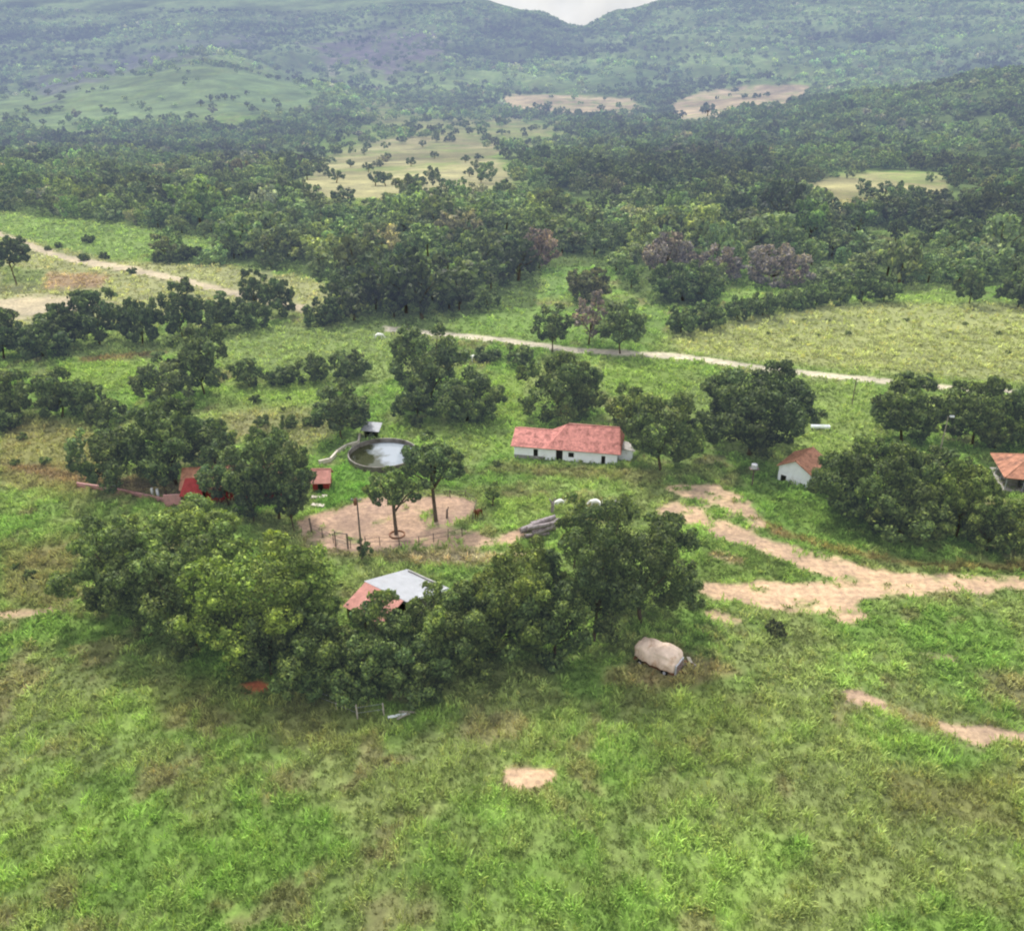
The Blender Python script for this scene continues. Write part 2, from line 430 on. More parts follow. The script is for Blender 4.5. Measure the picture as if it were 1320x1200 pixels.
def ground_material():
    m, nt, nodes, links = newmat('ground')
    at = N(nt, 'ShaderNodeAttribute', attribute_name='gcol')
    geo = N(nt, 'ShaderNodeNewGeometry'); P = geo.outputs['Position']
    a = ramp(nt, noise(nt, 1.3, 6, 0.7, P), [(0.3, (0.62, 0.62, 0.62)), (0.7, (1.32, 1.34, 1.2))])
    c = mul_col(nt, at.outputs['Color'], a)
    b = ramp(nt, noise(nt, 0.11, 5, 0.65, P), [(0.3, (0.85, 0.85, 0.88)), (0.7, (1.15, 1.13, 1.08))])
    c = mul_col(nt, c, b)
    # mottled canopy scale on the far hills
    d = ramp(nt, noise(nt, 0.022, 6, 0.75, P), [(0.33, (0.6, 0.62, 0.68)), (0.66, (1.35, 1.33, 1.2))])
    c = mul_col(nt, c, d, 0.75)
    bs = N(nt, 'ShaderNodeBsdfDiffuse'); bs.inputs['Roughness'].default_value = 0.6
    nt.links.new(c, bs.inputs['Color'])
    bp = N(nt, 'ShaderNodeBump'); bp.inputs['Strength'].default_value = 0.55; bp.inputs['Distance'].default_value = 0.35
    links.new(noise(nt, 1.6, 6, 0.75, P), bp.inputs['Height'])
    links.new(bp.outputs[0], bs.inputs['Normal'])
    painted_haze_out(nt, bs.outputs[0])
    return m
M_GROUND = ground_material()

def foliage_material(name, transl=0.25):
    m, nt, nodes, links = newmat(name)
    at = N(nt, 'ShaderNodeAttribute', attribute_name='gcol')
    ti = N(nt, 'ShaderNodeAttribute', attribute_name='tint'); ti.attribute_type = 'INSTANCER'
    c = mul_col(nt, at.outputs['Color'], ti.outputs['Color'])
    d = N(nt, 'ShaderNodeBsdfPrincipled')
    d.inputs['Roughness'].default_value = 0.62
    d.inputs['Specular IOR Level'].default_value = 0.25
    links.new(c, d.inputs['Base Color'])
    t = N(nt, 'ShaderNodeBsdfTranslucent')
    links.new(mul_col(nt, c, (1.5, 1.6, 0.7, 1)), t.inputs[0])
    mx = N(nt, 'ShaderNodeMixShader'); mx.inputs[0].default_value = transl
    links.new(d.outputs[0], mx.inputs[1]); links.new(t.outputs[0], mx.inputs[2])
    painted_haze_out(nt, mx.outputs[0])
    return m
M_LEAF = foliage_material('foliage')

def grass_material():
    m, nt, nodes, links = newmat('grass_blades')
    at = N(nt, 'ShaderNodeAttribute', attribute_name='gcol')
    d = N(nt, 'ShaderNodeBsdfDiffuse'); links.new(at.outputs['Color'], d.inputs[0])
    t = N(nt, 'ShaderNodeBsdfTranslucent'); links.new(mul_col(nt, at.outputs['Color'], (1.2, 1.25, 0.8, 1)), t.inputs[0])
    mx = N(nt, 'ShaderNodeMixShader'); mx.inputs[0].default_value = 0.35
    links.new(d.outputs[0], mx.inputs[1]); links.new(t.outputs[0], mx.inputs[2])
    painted_haze_out(nt, mx.outputs[0])
    return m
M_GRASS = grass_material()

def simple(name, base, var=0.25, scale=1.5, rough=0.8, c2=None, detail=5, stripe=None, metallic=0.0, bump=0.1, coords='Object', c2lo=0.5, c2hi=0.7, spec=0.3):
    m, nt, nodes, links = newmat(name)
    tc = N(nt, 'ShaderNodeTexCoord'); P = tc.outputs[coords]
    f = noise(nt, scale, detail, 0.65, P)
    lo = tuple(x * (1 - var) for x in base); hi = tuple(min(1, x * (1 + var)) for x in base)
    c = ramp(nt, f, [(0.3, lo), (0.7, hi)])
    if c2:
        mm = ramp(nt, noise(nt, scale * 0.6, 5, 0.7, P, 0.4), [(c2lo, (0, 0, 0)), (c2hi, (1, 1, 1))])
        mix = N(nt, 'ShaderNodeMix'); mix.data_type = 'RGBA'
        links.new(mm, mix.inputs[0]); links.new(c, mix.inputs[6]); mix.inputs[7].default_value = (*c2, 1)
        c = mix.outputs[2]
    b = N(nt, 'ShaderNodeBsdfPrincipled')
    b.inputs['Roughness'].default_value = rough; b.inputs['Metallic'].default_value = metallic
    b.inputs['Specular IOR Level'].default_value = spec
    h = f
    if stripe:
        axis, sc, amt = stripe
        w = N(nt, 'ShaderNodeTexWave'); w.bands_direction = axis; w.inputs['Scale'].default_value = sc
        w.inputs['Distortion'].default_value = 0.6; w.inputs['Detail'].default_value = 2
        links.new(P, w.inputs['Vector'])
        sr = ramp(nt, w.outputs['Fac'], [(0.0, (1 - amt,) * 3), (1.0, (1 + amt * 0.4,) * 3)])
        c = mul_col(nt, c, sr)
        h = w.outputs['Fac']
    links.new(c, b.inputs['Base Color'])
    bp = N(nt, 'ShaderNodeBump'); bp.inputs['Strength'].default_value = bump; bp.inputs['Distance'].default_value = 0.1
    links.new(h, bp.inputs['Height']); links.new(bp.outputs[0], b.inputs['Normal'])
    o = N(nt, 'ShaderNodeOutputMaterial'); links.new(b.outputs[0], o.inputs[0])
    return m

M_BARK = simple('bark', (0.115, 0.095, 0.08), 0.4, 3, 0.9, bump=0.4)
M_TILE = simple('clay_tiles', (0.53, 0.225, 0.195), 0.35, 1.6, 0.85, c2=(0.24, 0.10, 0.09), stripe=('X', 1.6, 0.24), bump=0.6, c2lo=0.50, c2hi=0.64)
M_TILE2 = simple('weathered_clay_tiles', (0.48, 0.24, 0.16), 0.3, 1.5, 0.85, c2=(0.22, 0.12, 0.09), stripe=('X', 4.0, 0.2), bump=0.5, c2lo=0.52, c2hi=0.72)
M_TILE4 = simple('brown_clay_tiles', (0.42, 0.20, 0.13), 0.35, 1.2, 0.85, c2=(0.17, 0.09, 0.07), stripe=('X', 1.6, 0.25), bump=0.5, c2lo=0.48, c2hi=0.66)
M_TILE3 = simple('pink_roof_tiles', (0.52, 0.25, 0.21), 0.28, 1.0, 0.85, c2=(0.34, 0.16, 0.13), stripe=('X', 3.0, 0.12), bump=0.4)
M_ZINC = simple('zinc_sheet', (0.38, 0.39, 0.42), 0.12, 0.8, 0.6, c2=(0.34, 0.33, 0.34), stripe=('X', 2.6, 0.14), bump=0.4, spec=0.4, c2lo=0.56)
M_WHITE = simple('whitewash', (0.88, 0.90, 0.92), 0.06, 1.0, 0.9, c2=(0.60, 0.57, 0.54), c2lo=0.6, c2hi=0.8)
M_PLINTH = simple('stained_plinth', (0.30, 0.29, 0.28), 0.3, 2, 0.9)
M_REDWALL = simple('red_wall', (0.36, 0.055, 0.06), 0.25, 1.5, 0.85, c2=(0.22, 0.05, 0.05))
M_PINKWALL = simple('pink_plaster', (0.52, 0.28, 0.27), 0.2, 1.2, 0.9, c2=(0.36, 0.24, 0.22))
M_DARK = simple('dark_opening', (0.018, 0.018, 0.02), 0.3, 2, 0.6)
M_WOOD = simple('grey_wood', (0.17, 0.14, 0.125), 0.35, 4, 0.9, stripe=('Z', 3, 0.25))
M_LOG = simple('weathered_logs', (0.27, 0.235, 0.24), 0.35, 3, 0.9, c2=(0.12, 0.09, 0.085))
M_POST = simple('pale_post', (0.42, 0.38, 0.31), 0.25, 4, 0.9)
M_CONC = simple('concrete', (0.34, 0.325, 0.30), 0.22, 1.2, 0.9, c2=(0.17, 0.16, 0.145))
M_DARKCONC = simple('stained_concrete', (0.20, 0.185, 0.17), 0.35, 0.8, 0.95, c2=(0.09, 0.085, 0.07), c2lo=.45, c2hi=.65)
M_PALECONC = simple('pale_concrete', (0.55, 0.50, 0.43), 0.18, 1.2, 0.9)
M_CANVAS = simple('tan_canvas', (0.66, 0.52, 0.42), 0.16, 1.4, 0.9, c2=(0.44, 0.28, 0.19), c2lo=0.50, c2hi=0.68, bump=0.7)
M_GREYMET = simple('grey_metal', (0.45, 0.46, 0.50), 0.25, 3, 0.5, metallic=0.2)
M_RUST = simple('rusty_metal', (0.20, 0.10, 0.06), 0.4, 3, 0.8)
M_TYRE = simple('rubber', (0.03, 0.03, 0.03), 0.3, 5, 0.8)
M_COW = simple('white_hide', (0.80, 0.79, 0.75), 0.08, 2, 0.8)
M_HORSE = simple('brown_hide', (0.13, 0.045, 0.025), 0.25, 2, 0.6)
M_HAIR = simple('black_hair', (0.02, 0.015, 0.012), 0.3, 4, 0.7)
M_HORN = simple('horn', (0.35, 0.31, 0.26), 0.2, 4, 0.5)

def water_material():
    m, nt, nodes, links = newmat('pond_water')
    geo = N(nt, 'ShaderNodeNewGeometry')
    b = N(nt, 'ShaderNodeBsdfPrincipled')
    tc = N(nt, 'ShaderNodeTexCoord'); sp = N(nt, 'ShaderNodeSeparateXYZ'); links.new(tc.outputs['Object'], sp.inputs[0])
    g = math_node(nt, 'ADD', math_node(nt, 'MULTIPLY', sp.outputs['X'], 0.10), math_node(nt, 'MULTIPLY', sp.outputs['Y'], 0.05))  # tree and sky reflections painted in: dark left, pale right and back
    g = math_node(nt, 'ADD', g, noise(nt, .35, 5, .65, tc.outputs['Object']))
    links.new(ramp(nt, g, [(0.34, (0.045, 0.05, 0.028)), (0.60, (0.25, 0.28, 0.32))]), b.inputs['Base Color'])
    b.inputs['Roughness'].default_value = 0.06
    b.inputs['IOR'].default_value = 1.4
    b.inputs['Specular IOR Level'].default_value = 0.6
    bp = N(nt, 'ShaderNodeBump'); bp.inputs['Strength'].default_value = 0.05
    links.new(noise(nt, 2.5, 3, 0.5, geo.outputs['Position']), bp.inputs['Height'])
    links.new(bp.outputs[0], b.inputs['Normal'])
    o = N(nt, 'ShaderNodeOutputMaterial'); links.new(b.outputs[0], o.inputs[0])
    return m
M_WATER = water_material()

# ------------------------------------------------------------------ ground sheet
def build_ground():
    ys = [-260.0]
    while ys[-1] < 9400:
        y = ys[-1]
        ys.append(y + (8 if y < 20 else max(0.8, 0.0085 * (y + 10))))
    ys = np.array(ys)
    us = np.linspace(-1.0, 1.0, 900)
    us = us * (0.55 + 0.45 * np.abs(us))       # denser in the middle
    Yg, Ug = np.meshgrid(ys, us, indexing='ij')
    Xg = Ug * (Yg + 330)
    X = Xg.ravel(); Y = Yg.ravel()
    Z = hgt(X, Y)
    C = ground_colour(X, Y, Z)
    ny, nx = Yg.shape
    i = np.arange(ny - 1)[:, None] * nx + np.arange(nx - 1)[None, :]
    i = i.ravel()
    Fq = np.stack([i, i + 1, i + nx + 1, i + nx], 1)
    me = np_mesh('ground', np.stack([X, Y, Z], 1), Fq, C, M_GROUND, smooth=True)
    o = link('ground', me); tag(o, kind='structure')
build_ground()

def dirt_sheet(name, zones, cell, lift=0.05, lim=0.3):
    polys = [np.array(z[0]) for z in zones]
    P = np.concatenate(polys)
    pts = [unp(float(x), float(y)) for x, y in P]
    x0 = min(p.x for p in pts) - 3; x1 = max(p.x for p in pts) + 3
    y0 = min(p.y for p in pts) - 3; y1 = max(p.y for p in pts) + 3
    xs = np.arange(x0, x1, cell); ys = np.arange(y0, y1, cell)
    Yg, Xg = np.meshgrid(ys, xs, indexing='ij')
    X = Xg.ravel(); Y = Yg.ravel(); Z = hgt(X, Y)
    m = dirt_mask(X, Y, Z, zones)
    ny, nx = Yg.shape
    mm = (m > lim).reshape(ny, nx)
    keep = mm[:-1, :-1] | mm[1:, :-1] | mm[:-1, 1:] | mm[1:, 1:]
    jj, ii = np.nonzero(keep)
    if len(jj) == 0: return
    i = jj * nx + ii
    Fq = np.stack([i, i + 1, i + nx + 1, i + nx], 1)
    used = np.unique(Fq); remap = np.full(nx * ny, -1, np.int64); remap[used] = np.arange(len(used))
    Fq = remap[Fq]
    X, Y, Z = X[used], Y[used], Z[used]
    C = ground_colour(X, Y, Z)
    me = np_mesh(name, np.stack([X, Y, Z + lift], 1), Fq, C, M_GROUND, smooth=True)
    tag(link(name, me), kind='structure')

dirt_sheet('dirt_road', [DIRT[0], DIRT[1]], 0.4)
dirt_sheet('corral_ground', [DIRT[2]], 0.4)
dirt_sheet('dirt_track', [DIRT[3]], 0.4, 0.09)
for k in (4, 5, 6, 7, 8, 9, 10):
    dirt_sheet('bare_soil', [DIRT[k]], 0.3)
dirt_sheet('gravel_road', [DIRT[11]], 0.8, 0.06)
dirt_sheet('gravel_road', [DIRT[12]], 1.2, 0.10)
dirt_sheet('sand_bed', [DIRT[13]], 1.2, 0.14)

# ------------------------------------------------------------------ grass
_c = unp(494, 590)
NOGRASS = [(_c.x, _c.y, 6.6)]
for _q in ((680, 583), (705, 584), (735, 585), (765, 587), (790, 588)):
    _c = unp(*_q); NOGRASS.append((_c.x, _c.y, 3.0))
_c = unp(512, 690); NOGRASS.append((_c.x, _c.y, 1.2))
def grass_layer(rng, y0, y1, dens, h0, h1, w, nb, V, Fq, C, grow=0.0, lean=(0.35, 1.0)):
    wf = 0.66 if y1 < 80 else 0.84
    dens = dens * .93
    n_try = int((y1 - y0) * 2 * (wf * (0.9 * y1 + 29) + 8) * dens)
    Y = rng.uniform(y0, y1, n_try)
    hw = wf * (0.9 * Y + 29) + (22 if y1 < 80 else 4)
    mx = wf * (0.9 * y1 + 29) + (22 if y1 < 80 else 4)
    X = rng.uniform(-mx, mx, n_try)
    k = np.abs(X) < hw
    X, Y = X[k], Y[k]
    Z = hgt(X, Y)
    dm = dirt_mask(X, Y, Z)
    px, py, _ = proj(X, Y, Z)
    dens_n = fbm(X / 1.3, Y / 1.3, 2, 91)
    k = (rng.uniform(0, 1, len(X)) > dm * 1.1) & (rng.uniform(0, 1, len(X)) < 0.32 + 1.2 * sstep(0.3, 0.7, dens_n))
    for (qx, qy, qr) in NOGRASS:
        k &= (X - qx) ** 2 + (Y - qy) ** 2 > qr * qr
    X, Y, Z = X[k], Y[k], Z[k]
    base = ground_colour(X, Y, Z, dirt=False)
    n = len(X)
    clump = sstep(.25, .75, fbm(X / 1.9, Y / 1.9, 3, 101))
    hsc = (0.40 + 1.15 * clump)
    tb = rng.uniform(0.65, 1.4, n) * (0.62 + 0.72 * clump)  # short grass darkened: shade in the gaps between clumps painted into blades
    warm = rng.uniform(0, 1, n)
    for b in range(nb):
        az = rng.uniform(0, 2 * np.pi, n)
        ln = rng.uniform(lean[0], lean[1], n)
        hh = rng.uniform(h0, h1, n) * hsc
        dx, dy = np.cos(az), np.sin(az)
        wx, wy = -dy, dx
        ww = w * rng.uniform(0.6, 1.3, n)
        ox = rng.normal(0, 0.12 + grow, n); oy = rng.normal(0, 0.12 + grow, n)
        bx, by = X + ox, Y + oy
        mxx, myy = bx + dx * hh * ln * 0.45, by + dy * hh * ln * 0.45
        tx, ty = bx + dx * hh * ln, by + dy * hh * ln
        z0 = Z - 0.02
        p0 = np.stack([bx - wx * ww * .3, by - wy * ww * .3, z0], 1)
        p1 = np.stack([mxx + wx * ww * .5, myy + wy * ww * .5, z0 + hh * 0.62], 1)
        p2 = np.stack([tx, ty, z0 + hh * (1.0 - 0.25 * ln)], 1)
        p3 = np.stack([mxx - wx * ww * .5, myy - wy * ww * .5, z0 + hh * 0.62], 1)
        s = sum(len(v) for v in V)
        V.append(np.stack([p0, p1, p2, p3], 1).reshape(-1, 3))
        i = s + np.arange(n)[:, None] * 4 + np.arange(4)[None, :]
        Fq.append(i)
        c = base * (tb * rng.uniform(0.8, 1.2, n))[:, None] * np.array((1.25, 1.25, 1.05))
        c[warm > 0.9] *= np.array((1.2, 1.05, 1.0))
        C.append(np.repeat(c, 4, axis=0))

def build_grass():
    rng = np.random.default_rng(5)
    V, Fq, C = [], [], []
    grass_layer(rng, 38, 75, 11, 0.32, 0.80, 0.12, 6, V, Fq, C, 0.04, (.15, .85))
    grass_layer(rng, 75, 135, 7, 0.32, 0.75, 0.18, 5, V, Fq, C, 0.05)
    grass_layer(rng, 135, 215, 2.4, 0.4, 0.8, 0.36, 3, V, Fq, C, 0.12)
    grass_layer(rng, 215, 430, 0.55, 0.5, 1.0, 0.7, 3, V, Fq, C, 0.3)
    me = np_mesh('pasture_grass', np.concatenate(V), np.concatenate(Fq), np.concatenate(C), M_GRASS)
    tag(link('pasture_grass', me), 'tufted green and brownish pasture grass covering the meadow', 'grass', kind='stuff')
build_grass()

# ------------------------------------------------------------------ trees
LEAFG = np.array((0.115, 0.150, 0.050))
def crown_arrays(seed, r, zb, zt, nl, leaf, cover=2.0, flat=0.8, droop=0.55, base=LEAFG, open_=0.0, ragged=0.18, sub=6):
    rng = np.random.default_rng(seed)
    a = (zt - zb) / 2; cz = (zt + zb) / 2
    lob = []
    ga = math.pi * (3 - math.sqrt(5))
    for i in range(nl):
        zc = 1 - (i + 0.5) / nl * (1 + droop)
        rr = math.sqrt(max(0, 1 - zc * zc))
        th = i * ga + rng.uniform(-.5, .5)
        k = rng.uniform(0.52, 0.80) + (ragged if rng.uniform() < 0.25 else 0)
        lr = r * rng.uniform(0.24, 0.42) * (1.0 if nl < 20 else 0.85)
        lob.append((rr * math.cos(th) * r * k, rr * math.sin(th) * r * k, cz + zc * a * k * 0.95, lr, min(lr * flat, a * 0.75), rng.uniform(0.72, 1.28), rng.uniform(-.5, .5)))
    lob.append((0, 0, cz, r * 0.55, a * 0.6, 0.8, 0))
    V, C = [], []
    fine = []
    for (lx, ly, lz, lr, lh, lb, lw) in lob[:-1]:
        fine.append((lx, ly, lz, lr * .80, lh * .80, lb * .85, lw, 0.7))
        ns = sub
        for j in range(ns):
            d = rng.normal(0, 1, 3); d /= np.linalg.norm(d)
            oc = np.array((lx, ly, lz - cz)); oc = oc / (np.linalg.norm(oc) + 1e-6)
            d = d + oc * 0.7 + np.array((0, 0, .25)); d /= np.linalg.norm(d)
            q = rng.uniform(.55, 1.0)
            sr = lr * rng.uniform(.26, .46)
            fine.append((lx + d[0] * lr * q, ly + d[1] * lr * q, lz + d[2] * lh * q, sr, sr * .75, lb * rng.uniform(.8, 1.3), lw + rng.uniform(-.3, .3), 1.0))
    fine.append((*lob[-1], 0.7))
    for (lx, ly, lz, lr, lh, lb, lw, cv) in fine:
        n = int(cover * cv * 4 * math.pi * lr * (lr + lh) / 2 / (leaf * leaf * 0.75)) + 6
        d = rng.normal(0, 1, (n, 3)); d /= np.linalg.norm(d, axis=1)[:, None] + 1e-9
        oc = np.array((lx, ly, (lz - cz) * 1.0)); ocn = np.linalg.norm(oc)
        if ocn > 0.2 * r:
            d = d[(d @ (oc / ocn)) > -0.45]
        n = len(d)
        bump = 0.88 + 0.16 * np.sin(d[:, 0] * 5 + seed + lb * 9) * np.sin(d[:, 1] * 6 + lw * 7) + 0.08 * np.sin(d[:, 2] * 9 + lb * 20)
        rad = bump * (1 - np.abs(rng.normal(0, 0.17, n))) + rng.uniform(0, 0.06, n) + (rng.uniform(0, 1, n) < .07) * rng.uniform(0, .4, n)
        c = np.stack([lx + d[:, 0] * lr * rad, ly + d[:, 1] * lr * rad, lz + d[:, 2] * lh * rad], 1)
        keep = c[:, 2] > 0.15
        if open_ > 0: keep &= rng.uniform(0, 1, n) > open_
        c = c[keep]; d = d[keep]; n = len(c)
        nr = d + rng.normal(0, 0.42, (n, 3)); nr /= np.linalg.norm(nr, axis=1)[:, None] + 1e-9
        ref = rng.normal(0, 1, (n, 3))
        t1 = np.cross(nr, ref); t1 /= np.linalg.norm(t1, axis=1)[:, None] + 1e-9
        t2 = np.cross(nr, t1)
        sz = leaf * rng.uniform(0.6, 1.35, n)[:, None]
        asp = rng.uniform(0.4, 0.75, n)[:, None]
        q = np.stack([c - t1 * sz * .6, c + t2 * sz * asp * .6 + t1 * sz * .1, c + t1 * sz * .6, c - t2 * sz * asp * .6 + t1 * sz * .1], 1)
        V.append(q.reshape(-1, 3))
        b = lb * rng.uniform(0.5, 1.5, n)
        cc = np.outer(b, base)
        young = (rng.uniform(0, 1, n) < 0.08 + 0.34 * np.clip(d[:, 2], 0, 1))  # extra bright leaves on upward sides, sunlit crown tops painted into leaf colour
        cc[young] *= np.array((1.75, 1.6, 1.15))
        cc *= np.array((1 + 0.12 * lw, 1.0, 1 - 0.12 * lw))
        C.append(np.repeat(cc, 4, axis=0))
    V = np.concatenate(V); C = np.concatenate(C)
    kz = zt / np.percentile(V[:, 2], 99.6); kr = r / np.percentile(np.hypot(V[:, 0], V[:, 1]), 98.5)
    V = V * np.array((kr, kr, kz))
    lob = [(l[0] * kr, l[1] * kr, l[2] * kz, *l[3:]) for l in lob]
    Fq = np.arange(len(V)).reshape(-1, 4)
    return V, Fq, C, lob

def tubes_mesh(name, segs, mat, sides=6):
    """segs: list of polylines [(point, radius), ...]"""
    V, Fq = [], []
    for pl in segs:
        s = len(V)
        for k, (p, r) in enumerate(pl):
            p = Vector(p)
            q = Vector(pl[min(k + 1, len(pl) - 1)][0]) - Vector(pl[max(k - 1, 0)][0])
            q.normalize() if q.length > 1e-6 else None
            ax = q.cross(Vector((0.3, 1, 0.1))); ax.normalize(); ay = q.cross(ax)
            for j in range(sides):
                t = 2 * math.pi * j / sides
                V.append(p + (ax * math.cos(t) + ay * math.sin(t)) * r)
        for k in range(len(pl) - 1):
            for j in range(sides):
                a = s + k * sides + j; b = s + k * sides + (j + 1) % sides
                Fq.append((a, b, b + sides, a + sides))
    return np_mesh(name, [tuple(v) for v in V], Fq, None, mat, smooth=True)

def trunk_mesh(seed, lob, zb, r, htrunk, rt, nlimb=7):
    rng = random.Random(seed)
    bx, by = rng.uniform(-.1, .1) * r, rng.uniform(-.1, .1) * r
    top = (bx, by, htrunk)
    segs = [[((0, 0, -0.3), rt * 1.5), ((0, 0, 0.25), rt * 1.1), ((bx * .6, by * .6, htrunk * .55), rt * .9), (top, rt * .8), ((bx * 1.2, by * 1.2, htrunk * 1.35), rt * .35)]]
    L = list(lob[:-1]); rng.shuffle(L)
    for (lx, ly, lz, lr, lh, _, _) in L[:nlimb]:
        mid = ((bx + lx) * .5, (by + ly) * .5, htrunk * .45 + lz * .5 + rng.uniform(-.2, .2))
        segs.append([(top if rng.random() < .6 else (bx * .7, by * .7, htrunk * .75), rt * .6), (mid, rt * .38), ((lx, ly, lz), rt * .14)])
    return tubes_mesh('trunk', segs, M_BARK)

TREES = []
def fit_tree(x0, x1, yt, yb, low=True, basex=None, trunk_frac=None):
    """size a tree from the extent it has in the photo: returns location, radius, height"""
    cx = (x0 + x1) / 2 if basex is None else basex
    by = yb
    for _ in range(6):
        p = unp(cx, by)
        _, _, dep = proj(p.x, p.y, p.z)
        s = F / dep
        th = math.atan2(H - p.z, p.y)
        r = (x1 - x0) / 2 / s
        by = yb - (r * math.sin(th) * 0.52 * s if low else 0)
    dy = (by - yt) / s
    sn, cs = math.sin(th), math.cos(th)
    # crown ellipsoid, centre hc, half height a ; top = hc*cs + sqrt((a cs)^2+(r sn)^2)
    lo, hi = 0.3, 60.0
    for _ in range(40):
        h = (lo + hi) / 2
        zb = 0.05 * h if low else h * (trunk_frac or 0.3)
        a = (h - zb) / 2; hc = (h + zb) / 2
        v = hc * cs + math.sqrt((a * cs) ** 2 + (r * sn * 0.9) ** 2)
        if v < dy: lo = h
        else: hi = h
    return p, r, h

def tree(name, label, box, low=True, basex=None, leaf=None, tint=(1, 1, 1), nl=None, cat='tree', group=None, cover=1.9, trunk_frac=None, seed=None, flat=0.8, hcap=None, open_=0.0, mesh=None, rt=None, base=LEAFG):
    x0, x1, yt, yb = box
    p, r, h = fit_tree(x0, x1, yt, yb, low, basex, trunk_frac)
    r *= 1.02; h *= 1.02
    if trunk_frac and trunk_frac < .29: trunk_frac *= .3
    if hcap: h = min(h, hcap)
    h = max(h, 0.5)
    seed = seed if seed is not None else int(x0 * 7 + yt * 13) % 9973
    _, _, dep = proj(p.x, p.y, p.z)
    if leaf is None: leaf = max(0.26, min(1.6, dep * 0.0031))
    leaf = min(leaf, max(0.12, r * 0.35))
    nl = nl or int(np.clip(8 + r * 1.6, 8, 24))
    zb = 0.01 * h if low else h * (trunk_frac or 0.3)
    root = empty(name, p, 0)
    tag(root, label, cat, group)
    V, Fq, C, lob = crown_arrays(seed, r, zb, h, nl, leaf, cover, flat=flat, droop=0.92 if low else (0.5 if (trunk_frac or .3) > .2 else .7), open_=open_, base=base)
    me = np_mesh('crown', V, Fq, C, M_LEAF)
    c = link('crown', me, root); c['tint'] = [float(t) for t in tint]
    ht = max(0.3, zb + (h - zb) * 0.25)
    if cat != 'shrub':
        t = link('trunk', trunk_mesh(seed, lob, zb, r, ht, rt or max(0.12, 0.034 * r)), root)
    else:
        t = link('stem', trunk_mesh(seed, lob, zb, r, ht, max(0.04, 0.03 * r), 4), root)
    TREES.append((p.x, p.y, r))
    return root

GL = 'trees of the large clump in the foreground meadow'
B = (1.15, 1.25, 0.9)     # brighter
D = (0.86, 0.92, 0.95)     # darker
GY = (1.1, 1.05, 1.25)
tree('mango_tree', 'leftmost dark rounded tree of the foreground clump', (92, 232, 668, 806), tint=(1.0, 1.06, .95))
tree('mango_tree', 'tall green tree behind the leftmost tree of the foreground clump', (165, 335, 648, 800), tint=(1.2, 1.25, .95))
tree('mango_tree', 'broad tree in the left middle of the foreground clump beside the bright green one', (195, 320, 705, 862), tint=(1.0, 1.05, .95))
tree('mango_tree', 'bright green broad tree left of the pink and grey roofed barn', (262, 440, 694, 880), tint=(1.45, 1.5, .95))
tree('mango_tree', 'small low tree in front of the bright green tree in the foreground clump', (300, 400, 780, 888), tint=(.8, .85, .85))
tree('mango_tree', 'dark tree standing behind the pale fence posts at the clump\'s lowest corner', (348, 470, 790, 905), tint=(.9, .97, .9))
tree('mango_tree', 'tree with pale trunk at the nearest corner of the foreground clump', (438, 560, 786, 908), tint=(.85, .95, .95))
tree('mango_tree', 'tree directly in front of the grey metal end of the barn roof', (512, 634, 762, 882), tint=(1, 1.05, .9))
tree('mango_tree', 'yellowish green tree right of the barn in the foreground clump', (590, 735, 718, 866), tint=(1.1, 1.1, .8))
tree('mango_tree', 'dark tree in the right half of the clump next to the yellowish one', (700, 830, 665, 852), tint=(.8, .85, .85))
tree('mango_tree', 'largest dark tree at the right end of the foreground clump beside the tan trailer', (745, 905, 662, 826), tint=(.78, .85, .8))
tree('mango_tree', 'narrow leafy tree top rising behind the clump\'s dark right hand trees', (712, 768, 646, 740), tint=(1.05, 1.1, .8), low=True)

tree('mango_tree', 'medium tree squeezed between the bright green tree and the barn\'s pink slope', (372, 452, 742, 850), tint=(1.1, 1.2, .9))
tree('mango_tree', 'low bushy tree touching the pale post fence at the clump\'s front corner', (395, 505, 832, 918), tint=(.85, .92, .85))
tree('mango_tree', 'low bushy tree above the pale planks right of the front corner', (486, 590, 815, 908), tint=(.8, .88, .82))
tree('mango_tree', 'low dense tree in front of the barn between the corner tree and its neighbour', (455, 540, 770, 890), tint=(.95, 1.0, .85))
tree('mango_tree', 'dense tree filling the front of the clump below the yellowish green tree', (560, 680, 760, 884), tint=(.9, .95, .85))
tree('mango_tree', 'low dense tree at the foot of the clump between the yellowish and the dark tree', (660, 770, 745, 868), tint=(.85, .92, .85))
tree('mango_tree', 'tree at the lower left edge of the foreground clump beside the leftmost one', (140, 250, 700, 836), tint=(.9, .95, .9))
tree('mango_tree', 'dark low tree between the big dark tree and the yellowish tree on the right', (1110, 1215, 622, 712), tint=(.8, .86, .72))
tree('mango_tree', 'low dark tree between the two yellowish trees on the right', (1232, 1310, 650, 722), tint=(.85, .9, .7))
tree('mango_tree', 'small low tree at the left foot of the big dark tree by the cottage', (1050, 1122, 590, 672), tint=(.8, .86, .75))
tree('shade_tree', 'tree at the top of the grove right of the tallest one', (235, 320, 538, 612), tint=(.85, .92, .9))
tree('shade_tree', 'leftmost round tree of the grove around the red house', (103, 205, 552, 632), low=False, tint=D, trunk_frac=.16)
tree('shade_tree', 'tallest tree of the grove behind the red house', (170, 285, 516, 625), low=False, tint=(.85, .95, .95), trunk_frac=.12)
tree('shade_tree', 'spreading tree in front of the red house beside its red gable', (255, 335, 575, 652), low=False, tint=(.8, .9, .95), trunk_frac=.2)
tree('shade_tree', 'wide tree over the right half of the red house roof', (300, 412, 556, 668), low=False, basex=360, tint=(.85, .92, .85), trunk_frac=.16)
tree('shade_tree', 'small round tree at the left edge of the sandy corral', (352, 406, 608, 684), low=False, tint=(.8, .88, .9), trunk_frac=.14)
